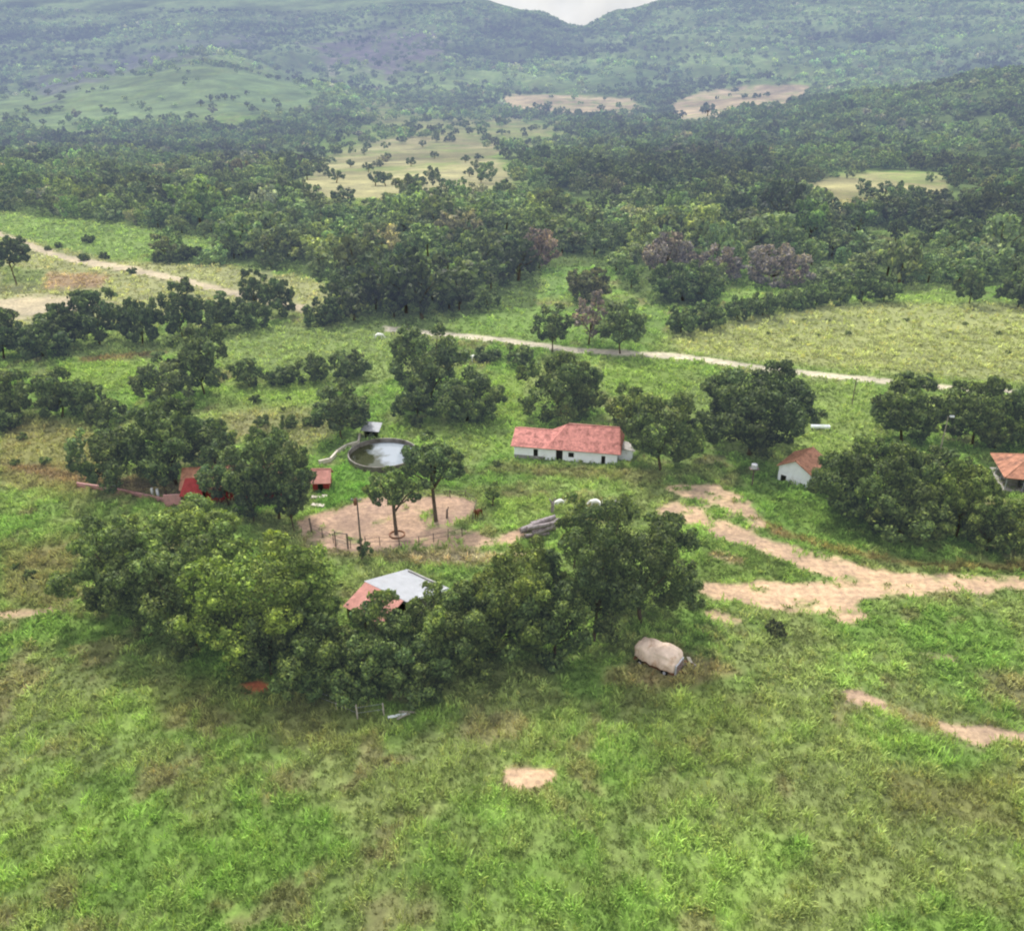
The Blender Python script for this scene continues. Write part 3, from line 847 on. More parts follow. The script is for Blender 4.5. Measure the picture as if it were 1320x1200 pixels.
tree('shade_tree', 'low tree between the red house gable and its roof\'s left end', (190, 240, 580, 640), low=False, tint=(.75, .85, .9), trunk_frac=.22)
tree('shade_tree', 'young tree in front of the red house next to the corral tree', (300, 356, 612, 676), low=False, tint=(.7, .75, .85), trunk_frac=.15)

tree('shade_tree', 'small round tree with forked trunk standing in the middle of the sandy corral', (472, 543, 604, 689), low=False, basex=511, tint=(1.1, 1.2, 1), trunk_frac=.295, rt=.3)
tree('shade_tree', 'taller tree with leaning bare trunk at the back of the corral by the round pond', (510, 594, 564, 672), low=False, basex=562, tint=(.85, .95, .95), trunk_frac=.36, rt=.32)
tree('sapling', 'small sapling in the grass between the pond and the white cows', (624, 646, 622, 652), low=False, tint=B, trunk_frac=.2)

tree('shade_tree', 'tall dark column shaped tree at the far side of the left meadow', (228, 300, 426, 516), tint=D)
tree('shade_tree', 'grey green bushy tree left of the tall column shaped tree', (176, 256, 460, 530), tint=(1.05, 1.05, 1.25))
tree('shade_tree', 'round dark tree standing behind the grey roofed shed at the pond', (400, 479, 494, 566), low=False, tint=D, trunk_frac=.12)
tree('shade_tree', 'largest dark tree of the middle row left of the white farmhouse', (498, 610, 424, 530), tint=D)
tree('shade_tree', 'round tree at the right foot of the largest middle row tree', (555, 650, 478, 552), tint=(.85, .92, .85))
tree('shade_tree', 'low dark tree at the left foot of the largest middle row tree', (505, 572, 490, 550), tint=(.72, .8, .8))
tree('shade_tree', 'broad tree directly behind the white farmhouse', (664, 784, 458, 552), tint=(.85, .92, .75))
tree('shade_tree', 'tree covering the right end of the white farmhouse', (800, 902, 512, 606), low=False, tint=(.95, 1.0, .85), trunk_frac=.1)
tree('shade_tree', 'light green tree behind the right end of the white farmhouse', (778, 840, 500, 568), tint=(1.15, 1.2, .9))
tree('shade_tree', 'large dark spreading tree between the farmhouse and the small white cottage', (884, 1048, 466, 586), low=False, tint=(.6, .66, .66), trunk_frac=.12)
tree('shade_tree', 'broad dark tree behind the lamp post on the right', (1108, 1216, 484, 582), tint=(.85, .9, .75))
tree('shade_tree', 'broad dark tree behind the house on the right edge', (1205, 1300, 488, 585), tint=(.82, .88, .75))
tree('shade_tree', 'tree at the right edge behind the terracotta veranda roof', (1268, 1370, 490, 584), tint=(.8, .9, .85))
tree('shade_tree', 'light green round tree just left of the terracotta veranda roof', (1246, 1318, 520, 586), tint=(1.0, 1.15, .9))
tree('mango_tree', 'big dark rounded tree hiding the small white cottage', (1044, 1205, 566, 692), tint=(.78, .86, .72))
tree('mango_tree', 'yellowish rounded tree between the big dark tree and the right house', (1180, 1284, 600, 706), tint=(1.05, 1.08, .7))
tree('mango_tree', 'low yellowish tree at the right edge in front of the veranda house', (1262, 1350, 642, 716), tint=(1.0, 1.02, .7))
tree('mango_tree', 'small tree behind the gap between the lamp post and the right house', (1160, 1250, 580, 650), tint=(.9, .95, .8))

for bx in [(1370, 1480, 600, 700), (1440, 1560, 640, 730), (1380, 1500, 500, 590), (1500, 1620, 470, 560)]:
    tree('mango_tree', 'rounded tree standing beyond the veranda house outside the right edge', bx, tint=(.85, .9, .75), group='trees beyond the veranda house')
GB = 'bushes in a row beyond the column shaped tree'
for i, (a, b_, c_, d_, lb) in enumerate([(296, 346, 463, 502, 'leftmost bush of the dark row right of the column shaped tree'), (344, 388, 470, 500, 'low second bush of the dark row right of the column shaped tree'),
                          (384, 432, 458, 498, 'third bush of the dark row in the middle meadow'), (426, 479, 454, 494, 'rightmost bush of the dark row in the middle meadow')]):
    tree('bush', lb, (a, b_, c_, d_), tint=D, cat='shrub', group=GB)
tree('bush', 'round dark bush beside the gravel road above the farmhouse', (650, 692, 444, 474), tint=D, cat='shrub')
tree('bush', 'low bush just left of the round bush at the gravel road', (608, 648, 448, 468), tint=D, cat='shrub')
tree('shade_tree', 'dark round tree on the far side of the gravel road', (686, 738, 394, 454), low=False, tint=(.75, .8, .8), trunk_frac=.15)
tree('shade_tree', 'grey green round tree on the far side of the gravel road', (766, 832, 388, 456), low=False, tint=(1.1, 1.15, 1.2), trunk_frac=.12)
tree('bare_tree', 'pale leafless tree between two round trees beyond the gravel road', (728, 790, 378, 444), low=False, tint=(1, 1, 1), base=np.array((.20, .165, .145)), trunk_frac=.2, cover=.8)
tree('bush', 'bush growing at the foot of the dark utility pole', (460, 482, 696, 724), tint=(.7, .8, .8), cat='shrub')
tree('bush', 'small dark bush alone in the grass below the dirt road fork', (984, 1014, 799, 822), tint=(.55, .5, .5), cat='shrub')
tree('tall_tree', 'solitary dark tree beside the pale road at the left edge', (-2, 46, 310, 368), low=False, tint=(.6, .68, .75), trunk_frac=.3)
for (bx, lb) in [((-40, 62, 478, 552), 'dark bush at the left edge above the dry grass'), ((40, 122, 474, 546), 'broad bush right of the dark bush at the left edge'),
                 ((88, 142, 492, 538), 'small bush at the right end of the left edge thicket'), ((-30, 34, 520, 558), 'low dark bush at the bottom of the left edge thicket'),
                 ((108, 172, 512, 552), 'pale bush between the left edge thicket and the grove')]:
    tree('bush', lb, bx, tint=(.85, .9, .9), cat='shrub', group='bushes of the left edge thicket')
ROWL = [(-30, 40, 402, 468), (20, 92, 412, 466), (52, 112, 392, 452), (92, 165, 378, 450), (150, 218, 388, 450), (204, 268, 368, 440), (250, 312, 378, 434), (296, 350, 386, 428), (308, 352, 350, 400), (340, 388, 362, 412), (392, 444, 384, 424)]
for bx in ROWL:
    tree('hedgerow_tree', 'dark tree of the long hedgerow beside the pale road on the left', bx, tint=(.68, .76, .82), group='hedgerow trees beside the pale road')
for bx in [(855, 900, 396, 434), (886, 936, 388, 426), (930, 972, 384, 416), (962, 1004, 378, 410), (996, 1040, 372, 402), (1030, 1072, 368, 398), (1064, 1102, 364, 394), (1094, 1126, 352, 392), (1118, 1160, 354, 392)]:
    tree('hedgerow_tree', 'dark green tree of the hedgerow above the dry field on the right', bx, tint=(.85, .95, .9), group='hedgerow trees above the dry field')
for (bx, lb) in [((1226, 1272, 350, 394), 'left one of the two spreading trees at the far side of the dry field'), ((1284, 1340, 352, 396), 'right one of the two spreading trees at the far side of the dry field')]:
    tree('shade_tree', lb, bx, low=False, trunk_frac=.2, tint=(.8, .85, .8))
for bx, lb in [((818, 900, 304, 368), 'tallest grey leafless tree in front of the forest'), ((896, 960, 320, 368), 'grey leafless tree right of the tallest one'), ((955, 1042, 318, 372), 'widest grey leafless tree at the forest edge')]:
    tree('bare_tree', lb, bx, tint=(1, 1, 1), base=np.array((.19, .165, .155)), cover=1.0)
tree('bare_tree', 'brownish half bare tree among the dark forest trees', (668, 722, 298, 350), tint=(1, 1, 1), base=np.array((.20, .155, .135)), cover=1.0)
tree('shade_tree', 'wide dark tree in front of the tallest grey leafless tree', (832, 928, 338, 394), tint=(.75, .85, .8))
tree('shade_tree', 'brownish low tree left of the wide dark tree in front of the forest', (724, 790, 348, 392), tint=(1.0, .85, 1.1))
for (bx, by) in [(1037, 413), (1067, 413), (1093, 430), (1023, 438), (1143, 415), (1168, 413), (1053, 432), (1287, 430), (1132, 450), (1244, 418), (1205, 447), (990, 430), (1300, 455)]:
    w = random.uniform(3, 6.5)
    tree('shrub', 'small dark shrub dotted over the dry field on the right', (bx - w, bx + w, by - w * .7, by + 1.5), tint=(1.1, 1.1, .85), cat='shrub', group='small shrubs on the dry field')
for (bx, by, w) in [(115, 312, 9), (76, 318, 6), (62, 322, 5), (109, 335, 8), (135, 333, 8), (170, 352, 7), (18, 478, 1)][:6]:
    tree('shrub', 'small dark shrub along the pale road on the far left', (bx - w, bx + w, by - w, by + 2), tint=(.7, .75, .7), cat='shrub', group='small shrubs along the pale road')
for (bx, by, w) in [(205, 337, 9), (222, 337, 9), (240, 333, 11), (255, 332, 9)]:
    tree('bush', 'dark bush in the short row at the green field\'s far right corner', (bx - w * 1.2, bx + w * 1.2, by - w * 1.5, by + 4), tint=(.7, .75, .75), cat='shrub', group='bushes at the far green field corner')
for (bx, by, w) in [(330, 518, 8), (372, 515, 4), (366, 530, 5), (30, 566, 7), (60, 598, 8), (20, 600, 7), (38, 745, 9), (80, 755, 12), (20, 735, 7), (340, 548, 12), (372, 552, 14), (400, 548, 10), (1060, 536, 7), (1050, 548, 9), (560, 585, 6), (640, 600, 6), (1245, 735, 4)]:
    tree('shrub', 'little green shrub scattered in the rough grass around the farm', (bx - w, bx + w, by - w * 1.2, by + w * .3), tint=(.9, .95, .9), cat='shrub', group='little shrubs around the farm')

# ------------------------------------------------------------------ forest: individual trees first, then the rest as one mass
rng = np.random.default_rng(11)
PROTO = []
for k in range(9):
    rr = 4.6 + (k % 3) * 0.9
    hh = 7.5 + (k * 37 % 5) * 0.8
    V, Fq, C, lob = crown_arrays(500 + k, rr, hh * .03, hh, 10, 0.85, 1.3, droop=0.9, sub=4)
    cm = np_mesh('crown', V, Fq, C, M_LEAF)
    tm = trunk_mesh(500 + k, lob, hh * .12, rr, hh * .35, 0.25, 4)
    PROTO.append((cm, tm, rr, hh))
LOWP = []
for k in range(6):
    V, Fq, C, lob = crown_arrays(700 + k, 5.2, 0.4, 8.5, 6, 1.9, 1.0, droop=0.6, sub=3)
    cm = np_mesh('crown', V, Fq, C, M_LEAF)
    tm = trunk_mesh(700 + k, lob, 1, 5, 3, 0.3, 3)
    LOWP.append((cm, tm))

def scatter(y0, y1, spacing, wid=0.74, far=False):
    ys = []; y = y0
    X, Y = [], []
    while y < y1:
        w = wid * (0.9 * y + 80)
        n = int(2 * w / spacing)
        X.append(np.linspace(-w, w, n) + rng.uniform(-.42, .42, n) * spacing)
        Y.append(y + rng.uniform(-.42, .42, n) * spacing)
        y += spacing
    X = np.concatenate(X); Y = np.concatenate(Y)
    Z = hgt(X, Y)
    d = forest_density(X, Y, Z)
    patch = fbm(X / 34, Y / 30, 3, 111)
    if far: patch = fbm(X / 260, Y / 330, 4, 141); lo = .30
    else: lo = .36
    k = rng.uniform(0, 1, len(X)) < d * (lo + 0.75 * sstep(0.40, 0.60, patch))
    X, Y, Z = X[k], Y[k], Z[k]
    # keep away from hero trees
    ok = np.ones(len(X), bool)
    for (tx, ty, tr) in TREES:
        ok &= ((X - tx) ** 2 + (Y - ty) ** 2) > (tr + 2) ** 2
    return X[ok], Y[ok], Z[ok]

def tints(X, Y, n):
    t = fbm(X / 70, Y / 70, 3, 131)
    b = rng.uniform(0.7, 1.35, n) * (0.62 + 0.85 * sstep(.3, .7, t))
    out = np.stack([b * rng.uniform(0.9, 1.15, n), b * rng.uniform(0.95, 1.08, n), b * rng.uniform(0.85, 1.2, n)], 1)
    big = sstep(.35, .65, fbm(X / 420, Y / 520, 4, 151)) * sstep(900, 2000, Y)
    out *= (1 + sstep(1300, 2400, Y) * (.7 * ridge_val(X, Y) - .3))[:, None]  # same relief shade painted into the crown tints
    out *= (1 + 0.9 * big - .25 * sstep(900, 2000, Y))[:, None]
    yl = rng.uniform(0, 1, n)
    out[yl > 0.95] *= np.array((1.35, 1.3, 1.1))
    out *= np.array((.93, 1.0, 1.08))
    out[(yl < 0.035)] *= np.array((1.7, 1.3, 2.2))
    return out

Xa, Ya, Za = scatter(225, 660, 7.8)
px, py, dep = proj(Xa, Ya, Za)
inview = (px > -10) & (px < 1330)
order = np.argsort(np.where(inview, dep, 1e9))
ind = order[:290]
rest = np.setdiff1d(np.arange(len(Xa)), ind)
Tn = tints(Xa, Ya, len(Xa))
fcrowns = []
for q in ind:
    cm, tm, rr, hh = PROTO[rng.integers(len(PROTO))]
    s = float(rng.choice([.6, .8, 1.0, 1.2, 1.75], p=[.2, .25, .25, .2, .1]) * rng.uniform(.85, 1.15))
    root = empty('forest_tree', (Xa[q], Ya[q], Za[q]), float(rng.uniform(0, 6.28)))
    root.scale = (s * float(rng.uniform(.9, 1.3)), s, s * float(rng.uniform(.7, 1.1)))
    tag(root, 'broadleaf tree at the near side of the dark forest across the valley', 'tree', 'broadleaf trees at the near side of the forest')
    c = link('crown', cm, root); c['tint'] = [float(v) for v in Tn[q]]
    link('trunk', tm, root)
    fcrowns.append(c)

# isolated trees on the far hill and in the clearings (low detail)
low_crowns = []
def far_tree(pxx, pyy, hpx, label, group, tint=(.7, .75, .85)):
    p = unp(pxx, pyy); _, _, dp = proj(p.x, p.y, p.z)
    s = hpx * dp / F / 8.5
    cm, tm = LOWP[len(low_crowns) % 6]
    root = empty('hillside_tree', p, random.uniform(0, 6.28)); root.scale = (s * 1.1, s * 1.1, s)
    tag(root, label, 'tree', group)
    c = link('crown', cm, root); c['tint'] = list(tint)
    link('trunk', tm, root)
    low_crowns.append(c)
for (a, b_, h_) in [(272, 131, 9), (281, 130, 7), (290, 129, 8), (301, 130, 7), (259, 137, 8), (318, 123, 6), (319, 138, 7), (175, 165, 14), (62, 123, 8), (64, 147, 9), (56, 162, 8), (36, 144, 8), (8, 152, 7), (222, 152, 7), (131, 140, 5), (340, 133, 6), (195, 100, 5), (120, 118, 5), (150, 150, 6), (238, 110, 5), (100, 150, 6), (360, 140, 7)]:
    far_tree(a, b_, h_, 'tiny tree standing alone on the light green hillside at the left', 'lone trees on the light green hillside')
for (a, b_, h_) in [(484, 240, 18), (497, 240, 18), (532, 243, 17), (540, 240, 15), (575, 246, 16), (434, 236, 18), (396, 232, 18), (378, 236, 18), (520, 252, 15), (452, 216, 10), (500, 206, 9), (560, 205, 10), (600, 210, 10), (470, 200, 8), (620, 236, 12), (605, 228, 12), (530, 215, 12), (475, 222, 12), (545, 190, 9), (410, 248, 10)]:
    far_tree(a, b_, h_, 'dark tree scattered over the tan clearing in the forest', 'trees scattered over the tan clearing', (.75, .8, .8))
for (a, b_, h_) in [(1124, 258, 16), (1140, 254, 20), (1156, 256, 16), (1178, 260, 20), (1190, 260, 18), (1060, 256, 14), (1050, 262, 12), (1212, 262, 16)]:
    far_tree(a, b_, h_, 'dark tree in the yellowish clearing on the right', 'trees in the yellowish clearing', (.75, .8, .8))
for (a, b_, h_) in [(912, 150, 17), (905, 146, 8), (880, 152, 9), (702, 143, 9), (774, 144, 9), (690, 139, 7), (745, 150, 9), (940, 146, 8), (955, 143, 8), (968, 142, 8), (985, 140, 8), (1000, 138, 8)]:
    far_tree(a, b_, h_, 'small tree at the pale bare slope below the mountains', 'trees at the pale bare slopes', (.7, .72, .8))

def instanced_mass(name, label, sets):
    """sets: list of (positions, rot, scale, index, tint) - one point cloud that carries copies of the crowns"""
    P = np.concatenate([s[0] for s in sets]); Ro = np.concatenate([s[1] for s in sets]); Sc = np.concatenate([s[2] for s in sets])
    Ix = np.concatenate([s[3] for s in sets]); Ti = np.concatenate([s[4] for s in sets])
    me = bpy.data.meshes.new(name)
    me.vertices.add(len(P)); me.vertices.foreach_set('co', P.astype(np.float32).ravel())
    for nm, typ, arr, key in (('rot', 'FLOAT_VECTOR', Ro, 'vector'), ('scl', 'FLOAT_VECTOR', Sc, 'vector'), ('tint', 'FLOAT_VECTOR', Ti, 'vector')):
        a = me.attributes.new(nm, typ, 'POINT'); a.data.foreach_set(key, arr.astype(np.float32).ravel())
    a = me.attributes.new('idx', 'INT', 'POINT'); a.data.foreach_set('value', Ix.astype(np.int32))
    me.update()
    o = link(name, me); tag(o, label, 'forest', kind='stuff')
    objs = []
    seen = set()
    protos = []
    for cm, *_ in PROTO:
        protos.append(next(c for c in fcrowns if c.data == cm))
    for cm, *_ in LOWP:
        protos.append(next(c for c in low_crowns if c.data == cm))
    ng = bpy.data.node_groups.new(name, 'GeometryNodeTree')
    ng.interface.new_socket('Geometry', in_out='INPUT', socket_type='NodeSocketGeometry')
    ng.interface.new_socket('Geometry', in_out='OUTPUT', socket_type='NodeSocketGeometry')
    gi = ng.nodes.new('NodeGroupInput'); go = ng.nodes.new('NodeGroupOutput')
    iop = ng.nodes.new('GeometryNodeInstanceOnPoints')
    jn = ng.nodes.new('GeometryNodeJoinGeometry')
    links = []
    for p in protos:
        oi = ng.nodes.new('GeometryNodeObjectInfo'); oi.transform_space = 'ORIGINAL'
        oi.inputs['Object'].default_value = p; oi.inputs['As Instance'].default_value = True
        links.append(oi)
    for oi in reversed(links):
        ng.links.new(oi.outputs['Geometry'], jn.inputs[0])
    def attr(nm, typ):
        n = ng.nodes.new('GeometryNodeInputNamedAttribute'); n.data_type = typ
        n.inputs['Name'].default_value = nm
        return n.outputs['Attribute']
    ng.links.new(gi.outputs[0], iop.inputs['Points'])
    ng.links.new(jn.outputs[0], iop.inputs['Instance'])
    iop.inputs['Pick Instance'].default_value = True
    ng.links.new(attr('idx', 'INT'), iop.inputs['Instance Index'])
    ng.links.new(attr('rot', 'FLOAT_VECTOR'), iop.inputs['Rotation'])
    ng.links.new(attr('scl', 'FLOAT_VECTOR'), iop.inputs['Scale'])
    ng.links.new(iop.outputs[0], go.inputs[0])
    md = o.modifiers.new('forest', 'NODES'); md.node_group = ng
    return o

sets = []
def make_set(X, Y, Z, lo, smin, smax, tint=None, dim=1.0):
    n = len(X)
    r_ = np.zeros((n, 3)); r_[:, 2] = rng.uniform(0, 6.28, n)
    s_ = rng.uniform(smin, smax, (n, 1)) * np.stack([rng.uniform(.8, 1.3, n), rng.uniform(.8, 1.2, n), rng.uniform(.65, 1.15, n)], 1)
    ix = rng.integers(0, 9, n) if not lo else rng.integers(9, 15, n)
    t = (tints(X, Y, n) if tint is None else tint) * dim
    sets.append((np.stack([X, Y, Z - 0.3], 1), r_, s_, ix, t))
make_set(Xa[rest], Ya[rest], Za[rest], False, 0.55, 1.4, Tn[rest])
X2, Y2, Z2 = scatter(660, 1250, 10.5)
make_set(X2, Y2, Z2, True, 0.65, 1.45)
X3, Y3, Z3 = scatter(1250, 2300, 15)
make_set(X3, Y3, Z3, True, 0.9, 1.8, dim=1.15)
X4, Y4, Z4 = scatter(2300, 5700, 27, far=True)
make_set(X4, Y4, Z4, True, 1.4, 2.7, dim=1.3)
print('forest', [len(s[0]) for s in sets])
instanced_mass('forest', 'dark green forest covering the valley floor and the mountains', sets)

# ------------------------------------------------------------------ mesh builder for built things
class MB:
    def __init__(self): self.bm = bmesh.new()
    def box(self, c, s, rz=0, rx=0, ry=0, bevel=0):
        M = Matrix.Translation(c) @ Euler((rx, ry, rz)).to_matrix().to_4x4() @ Matrix.Diagonal((s[0], s[1], s[2], 1))
        r = bmesh.ops.create_cube(self.bm, size=1, matrix=M)
        if bevel:
            ed = list({e for v in r['verts'] for e in v.link_edges})
            bmesh.ops.bevel(self.bm, geom=ed, offset=bevel, segments=2, affect='EDGES', profile=.6)
        return self
    def cyl(self, p0, p1, r0, r1=None, n=10):
        p0 = Vector(p0); p1 = Vector(p1); d = p1 - p0
        q = d.to_track_quat('Z', 'Y').to_matrix().to_4x4()
        bmesh.ops.create_cone(self.bm, cap_ends=True, segments=n, radius1=r0, radius2=r0 if r1 is None else r1, depth=d.length,
                              matrix=Matrix.Translation((p0 + p1) / 2) @ q)
        return self
    def poly(self, pts):
        vs = [self.bm.verts.new(p) for p in pts]
        self.bm.faces.new(vs); return self
    def slab(self, pts, th):
        """thick sheet from a planar polygon, thickness along its normal"""
        P = [Vector(p) for p in pts]
        n = (P[1] - P[0]).cross(P[2] - P[0]).normalized() * th
        a = [self.bm.verts.new(p) for p in P]; b = [self.bm.verts.new(p + n) for p in P]
        self.bm.faces.new(a[::-1]); self.bm.faces.new(b)
        k = len(P)
        for i in range(k):
            self.bm.faces.new([a[i], a[(i + 1) % k], b[(i + 1) % k], b[i]])
        return self
    def build(self, name, mat, parent=None, smooth=False):
        me = bpy.data.meshes.new(name)
        bmesh.ops.recalc_face_normals(self.bm, faces=self.bm.faces)
        self.bm.to_mesh(me); self.bm.free()
        if smooth:
            for p in me.polygons: p.use_smooth = True
        me.materials.append(mat)
        return link(name, me, parent)

def wall_with_openings(mb, L, h, th, openings, axis='x', at=0.0, z0=0.0):
    """a wall along local x from 0..L at y=at, openings (x0,x1,z0,z1)"""
    xs = sorted({0, L, *[o[0] for o in openings], *[o[1] for o in openings]})
    for a, b in zip(xs[:-1], xs[1:]):
        ops = sorted([o for o in openings if o[0] <= a + 1e-6 and o[1] >= b - 1e-6], key=lambda o: o[2])
        z = z0
        for o in ops:
            if o[2] > z + 1e-4: mb.box(((a + b) / 2, at, (z + o[2]) / 2), (b - a, th, o[2] - z))
            z = o[3]
        if z < h: mb.box(((a + b) / 2, at, (z + h) / 2), (b - a, th, h - z))

def window(parent, x, y, z, w, h, shutter=None):
    f = MB()
    t = 0.07
    f.box((x - w / 2, y, z), (t, .1, h)); f.box((x + w / 2, y, z), (t, .1, h))
    f.box((x, y, z + h / 2 + t / 2), (w + t, .1, t)); f.box((x, y, z - h / 2 - t / 2), (w + .2, .16, t))
    fr = f.build('window', M_WOOD, parent)
    MB().box((x, y + .06, z), (w - t, .03, h)).build('pane', M_DARK, fr)

def door(parent, x, y, w, h):
    f = MB(); f.box((x, y + .05, h / 2), (w, .05, h)); d = f.build('door', M_DARK, parent)
    MB().box((x - w / 2 - .05, y, h / 2), (.08, .12, h)).box((x + w / 2 + .05, y, h / 2), (.08, .12, h)).box((x, y, h + .05), (w + .18, .12, .1)).build('frame', M_WOOD, d)

# --- white farmhouse
def farmhouse():
    A = unp(663, 589); Bp = unp(795, 599)
    ang = math.atan2(Bp.y - A.y, Bp.x - A.x)
    L = (Bp - A).length
    root = empty('farmhouse', (A.x, A.y, min(A.z, Bp.z) - .1), ang)
    tag(root, 'long white farmhouse with red clay tile roof beside the trees in the middle', 'house')
    W = 7.5; h = 2.55
    ops = [(L * .19, L * .19 + .8, 0, 2.0), (L * .41, L * .41 + 1.2, 0, 2.15), (L * .53, L * .53 + 1.0, 1.0, 1.9), (L * .85, L * .85 + .7, 0, 1.75)]
    w = MB()
    wall_with_openings(w, L, h, .2, ops, at=0)
    wall_with_openings(w, L, h, .2, [(L * .3, L * .3 + 1, 1, 2)], at=W)
    w.box((.1, W / 2, h / 2), (.2, W - .2, h)); w.box((L - .1, W / 2, h / 2), (.2, W - .2, h))
    w.build('wall', M_WHITE, root)
    # interior shade behind the openings, put in as a near-black panel
    MB().box((L / 2, .9, h / 2), (L - .5, .1, h - .2)).build('interior_shade', M_DARK, root)
    door(root, L * .19 + .4, .0, .75, 1.98); door(root, L * .41 + .6, .0, 1.1, 2.1); door(root, L * .85 + .35, 0, .6, 1.7)
    window(root, L * .53 + .5, 0, 1.45, .95, .85)
    MB().box((L * .15, -.13, .35), (L * .30, .06, .7)).box((L * .7, -.13, .1), (L * .58, .06, .2)).build('plinth', M_PLINTH, root)
    # roofs
    e = .55; x1 = L * .36
    r = MB()
    hr = 5.6; hl = 4.1; yc = W / 2
    he = h - .05
    zl = he - .12
    # wing (low ridge)
    r.slab([(-e, -e, zl), (x1 + 1.5, -e, zl), (x1 + 1.5, yc, hl), (-e, yc, hl)], .12)
    r.slab([(x1 + 1.5, W + e, zl), (-e, W + e, zl), (-e, yc, hl), (x1 + 1.5, yc, hl)], .12)
    # main hipped
    ax = L * .50; bx = L - .1
    r.slab([(x1 - .8, -e - .03, zl + .03), (L + e, -e - .03, zl + .03), (bx, yc, hr), (ax, yc, hr)], .13)
    r.slab([(L + e, W + e, zl + .03), (x1 - .8, W + e, zl + .03), (ax, yc, hr), (bx, yc, hr)], .13)
    r.slab([(L + e, -e, zl + .03), (L + e, W + e, zl + .03), (bx, yc, hr)], .13)
    r.slab([(x1 - .8, W + e, zl + .03), (x1 - .8, -e, zl + .03), (ax, yc, hr)], .13)
    rf = r.build('roof', M_TILE, root)
    MB().cyl((ax, yc, hr + .12), (bx, yc, hr + .12), .14).cyl((-e, yc, hl + .1), (ax - 1.2, yc, hl + .1), .13).build('ridge_cap', M_TILE3, rf)
    g = MB(); g.slab([(.0, 0.1, h), (0, W - .1, h), (0, yc, hl - .1)], .2); g.build('gable', M_WHITE, root)
    # annex at the right end
    an = MB(); an.box((L + 1.3, 3.4, 1.1), (2.4, 2.8, 2.2)); an.build('annex', M_WHITE, root)
    an = MB(); an.slab([(L + .1, 1.7, 2.6), (L + 2.9, 1.7, 2.2), (L + 2.9, 5.1, 2.2), (L + .1, 5.1, 2.6)], .08); an.build('annex_roof', M_CONC, root)
farmhouse()

def gable_house(name, label, P, ang, L, W, h, hr, mw, mr, ops=(), endops=(), cat='house', e=.4, gable=True):
    root = empty(name, (P.x, P.y, P.z - .1), ang)
    tag(root, label, cat)
    w = MB()
    wall_with_openings(w, L, h, .2, list(ops), at=0)
    wall_with_openings(w, L, h, .2, [], at=W)
    w.box((.1, W / 2, h / 2), (.2, W - .2, h)); w.box((L - .1, W / 2, h / 2), (.2, W - .2, h))
    if gable:
        w.slab([(.0, 0.0, h), (0, W / 2, hr - .12), (0, W, h)], -.2); w.slab([(L, 0.0, h), (L, W / 2, hr - .12), (L, W, h)], .2)
    w.build('wall', mw, root)
    for (a, b, z0, z1) in ops:
        if z0 <= 0: door(root, (a + b) / 2, 0, b - a - .1, z1 - .05)
        else: window(root, (a + b) / 2, 0, (z0 + z1) / 2, b - a - .1, z1 - z0 - .1)
    yc = W / 2; k = (hr - h) / (W / 2); ze = h - k * e
    r = MB()
    r.slab([(-e, -e, ze), (L + e, -e, ze), (L + e, yc, hr), (-e, yc, hr)], .12)
    r.slab([(L + e, W + e, ze), (-e, W + e, ze), (-e, yc, hr), (L + e, yc, hr)], .12)
    rf = r.build('roof', mr, root)
    MB().cyl((-e, yc, hr + .1), (L + e, yc, hr + .1), .13).build('ridge_cap', mr, rf)
    return root

# --- small white cottage (gable end towards the camera's left)
pc = unp(1011, 617)
cot = gable_house('cottage', 'small white cottage with orange clay roof half hidden by a big dark tree', unp(1041, 630), R(50), 6.5, 5.2, 2.9, 4.4, M_WHITE, M_TILE2, [(3, 4, 1, 1.9)])
MB().box((-.02, 4.3, .7), (.1, .9, 1.0)).build('window', M_DARK, cot)

# --- barn with half pink, half grey metal roof inside the clump
def barn():
    R0 = unp(474, 783)
    ang = math.atan2(-4.6, 6)
    root = empty('barn', (R0.x, R0.y, R0.z), ang)
    tag(root, 'barn with pink tile slope and grey metal slope in the foreground clump', 'barn')
    L = 6.8; zr = 3.9; wf = 4.0; wb = 7.9; zf = 2.4; zb = 1.7
    r = MB(); r.slab([(0, -wf, zf), (L, -wf, zf), (L, 0, zr), (0, 0, zr)], .1); r.build('tile_roof', M_TILE3, root)
    r = MB(); r.slab([(L + .5, wb, zb), (-.3, wb, zb), (-.3, 0, zr + .02), (L + .5, 0, zr + .02)], .08); r.build('metal_roof', M_ZINC, root)
    w = MB()
    w.box((.3, 1.6, 1.0), (.2, wb + wf - 1.4, 2.0)); w.box((L / 2, wb - .5, 1.1), (L - .8, .2, 2.2)); w.box((L - .3, 3.8, 1.15), (.2, 4.5, 2.2))
    w.build('wall', M_PLINTH, root)
    for x in (.4, L / 2, L - .4):
        MB().box((x, -wf + .4, 1.4), (.2, .2, 2.8)).build('post', M_WOOD, root)
    MB().box((L / 2, 1, 1.2), (L - 1.6, .15, 2.4)).build('interior_shade', M_DARK, root)  # near-black panel added to stand for the shaded barn interior
    MB().box((L + .52, wb / 2 + .1, 2.83), (.05, wb - .8, .35), rx=-math.atan2(zr - zb, wb)).build('fascia', M_WHITE, root)
barn()

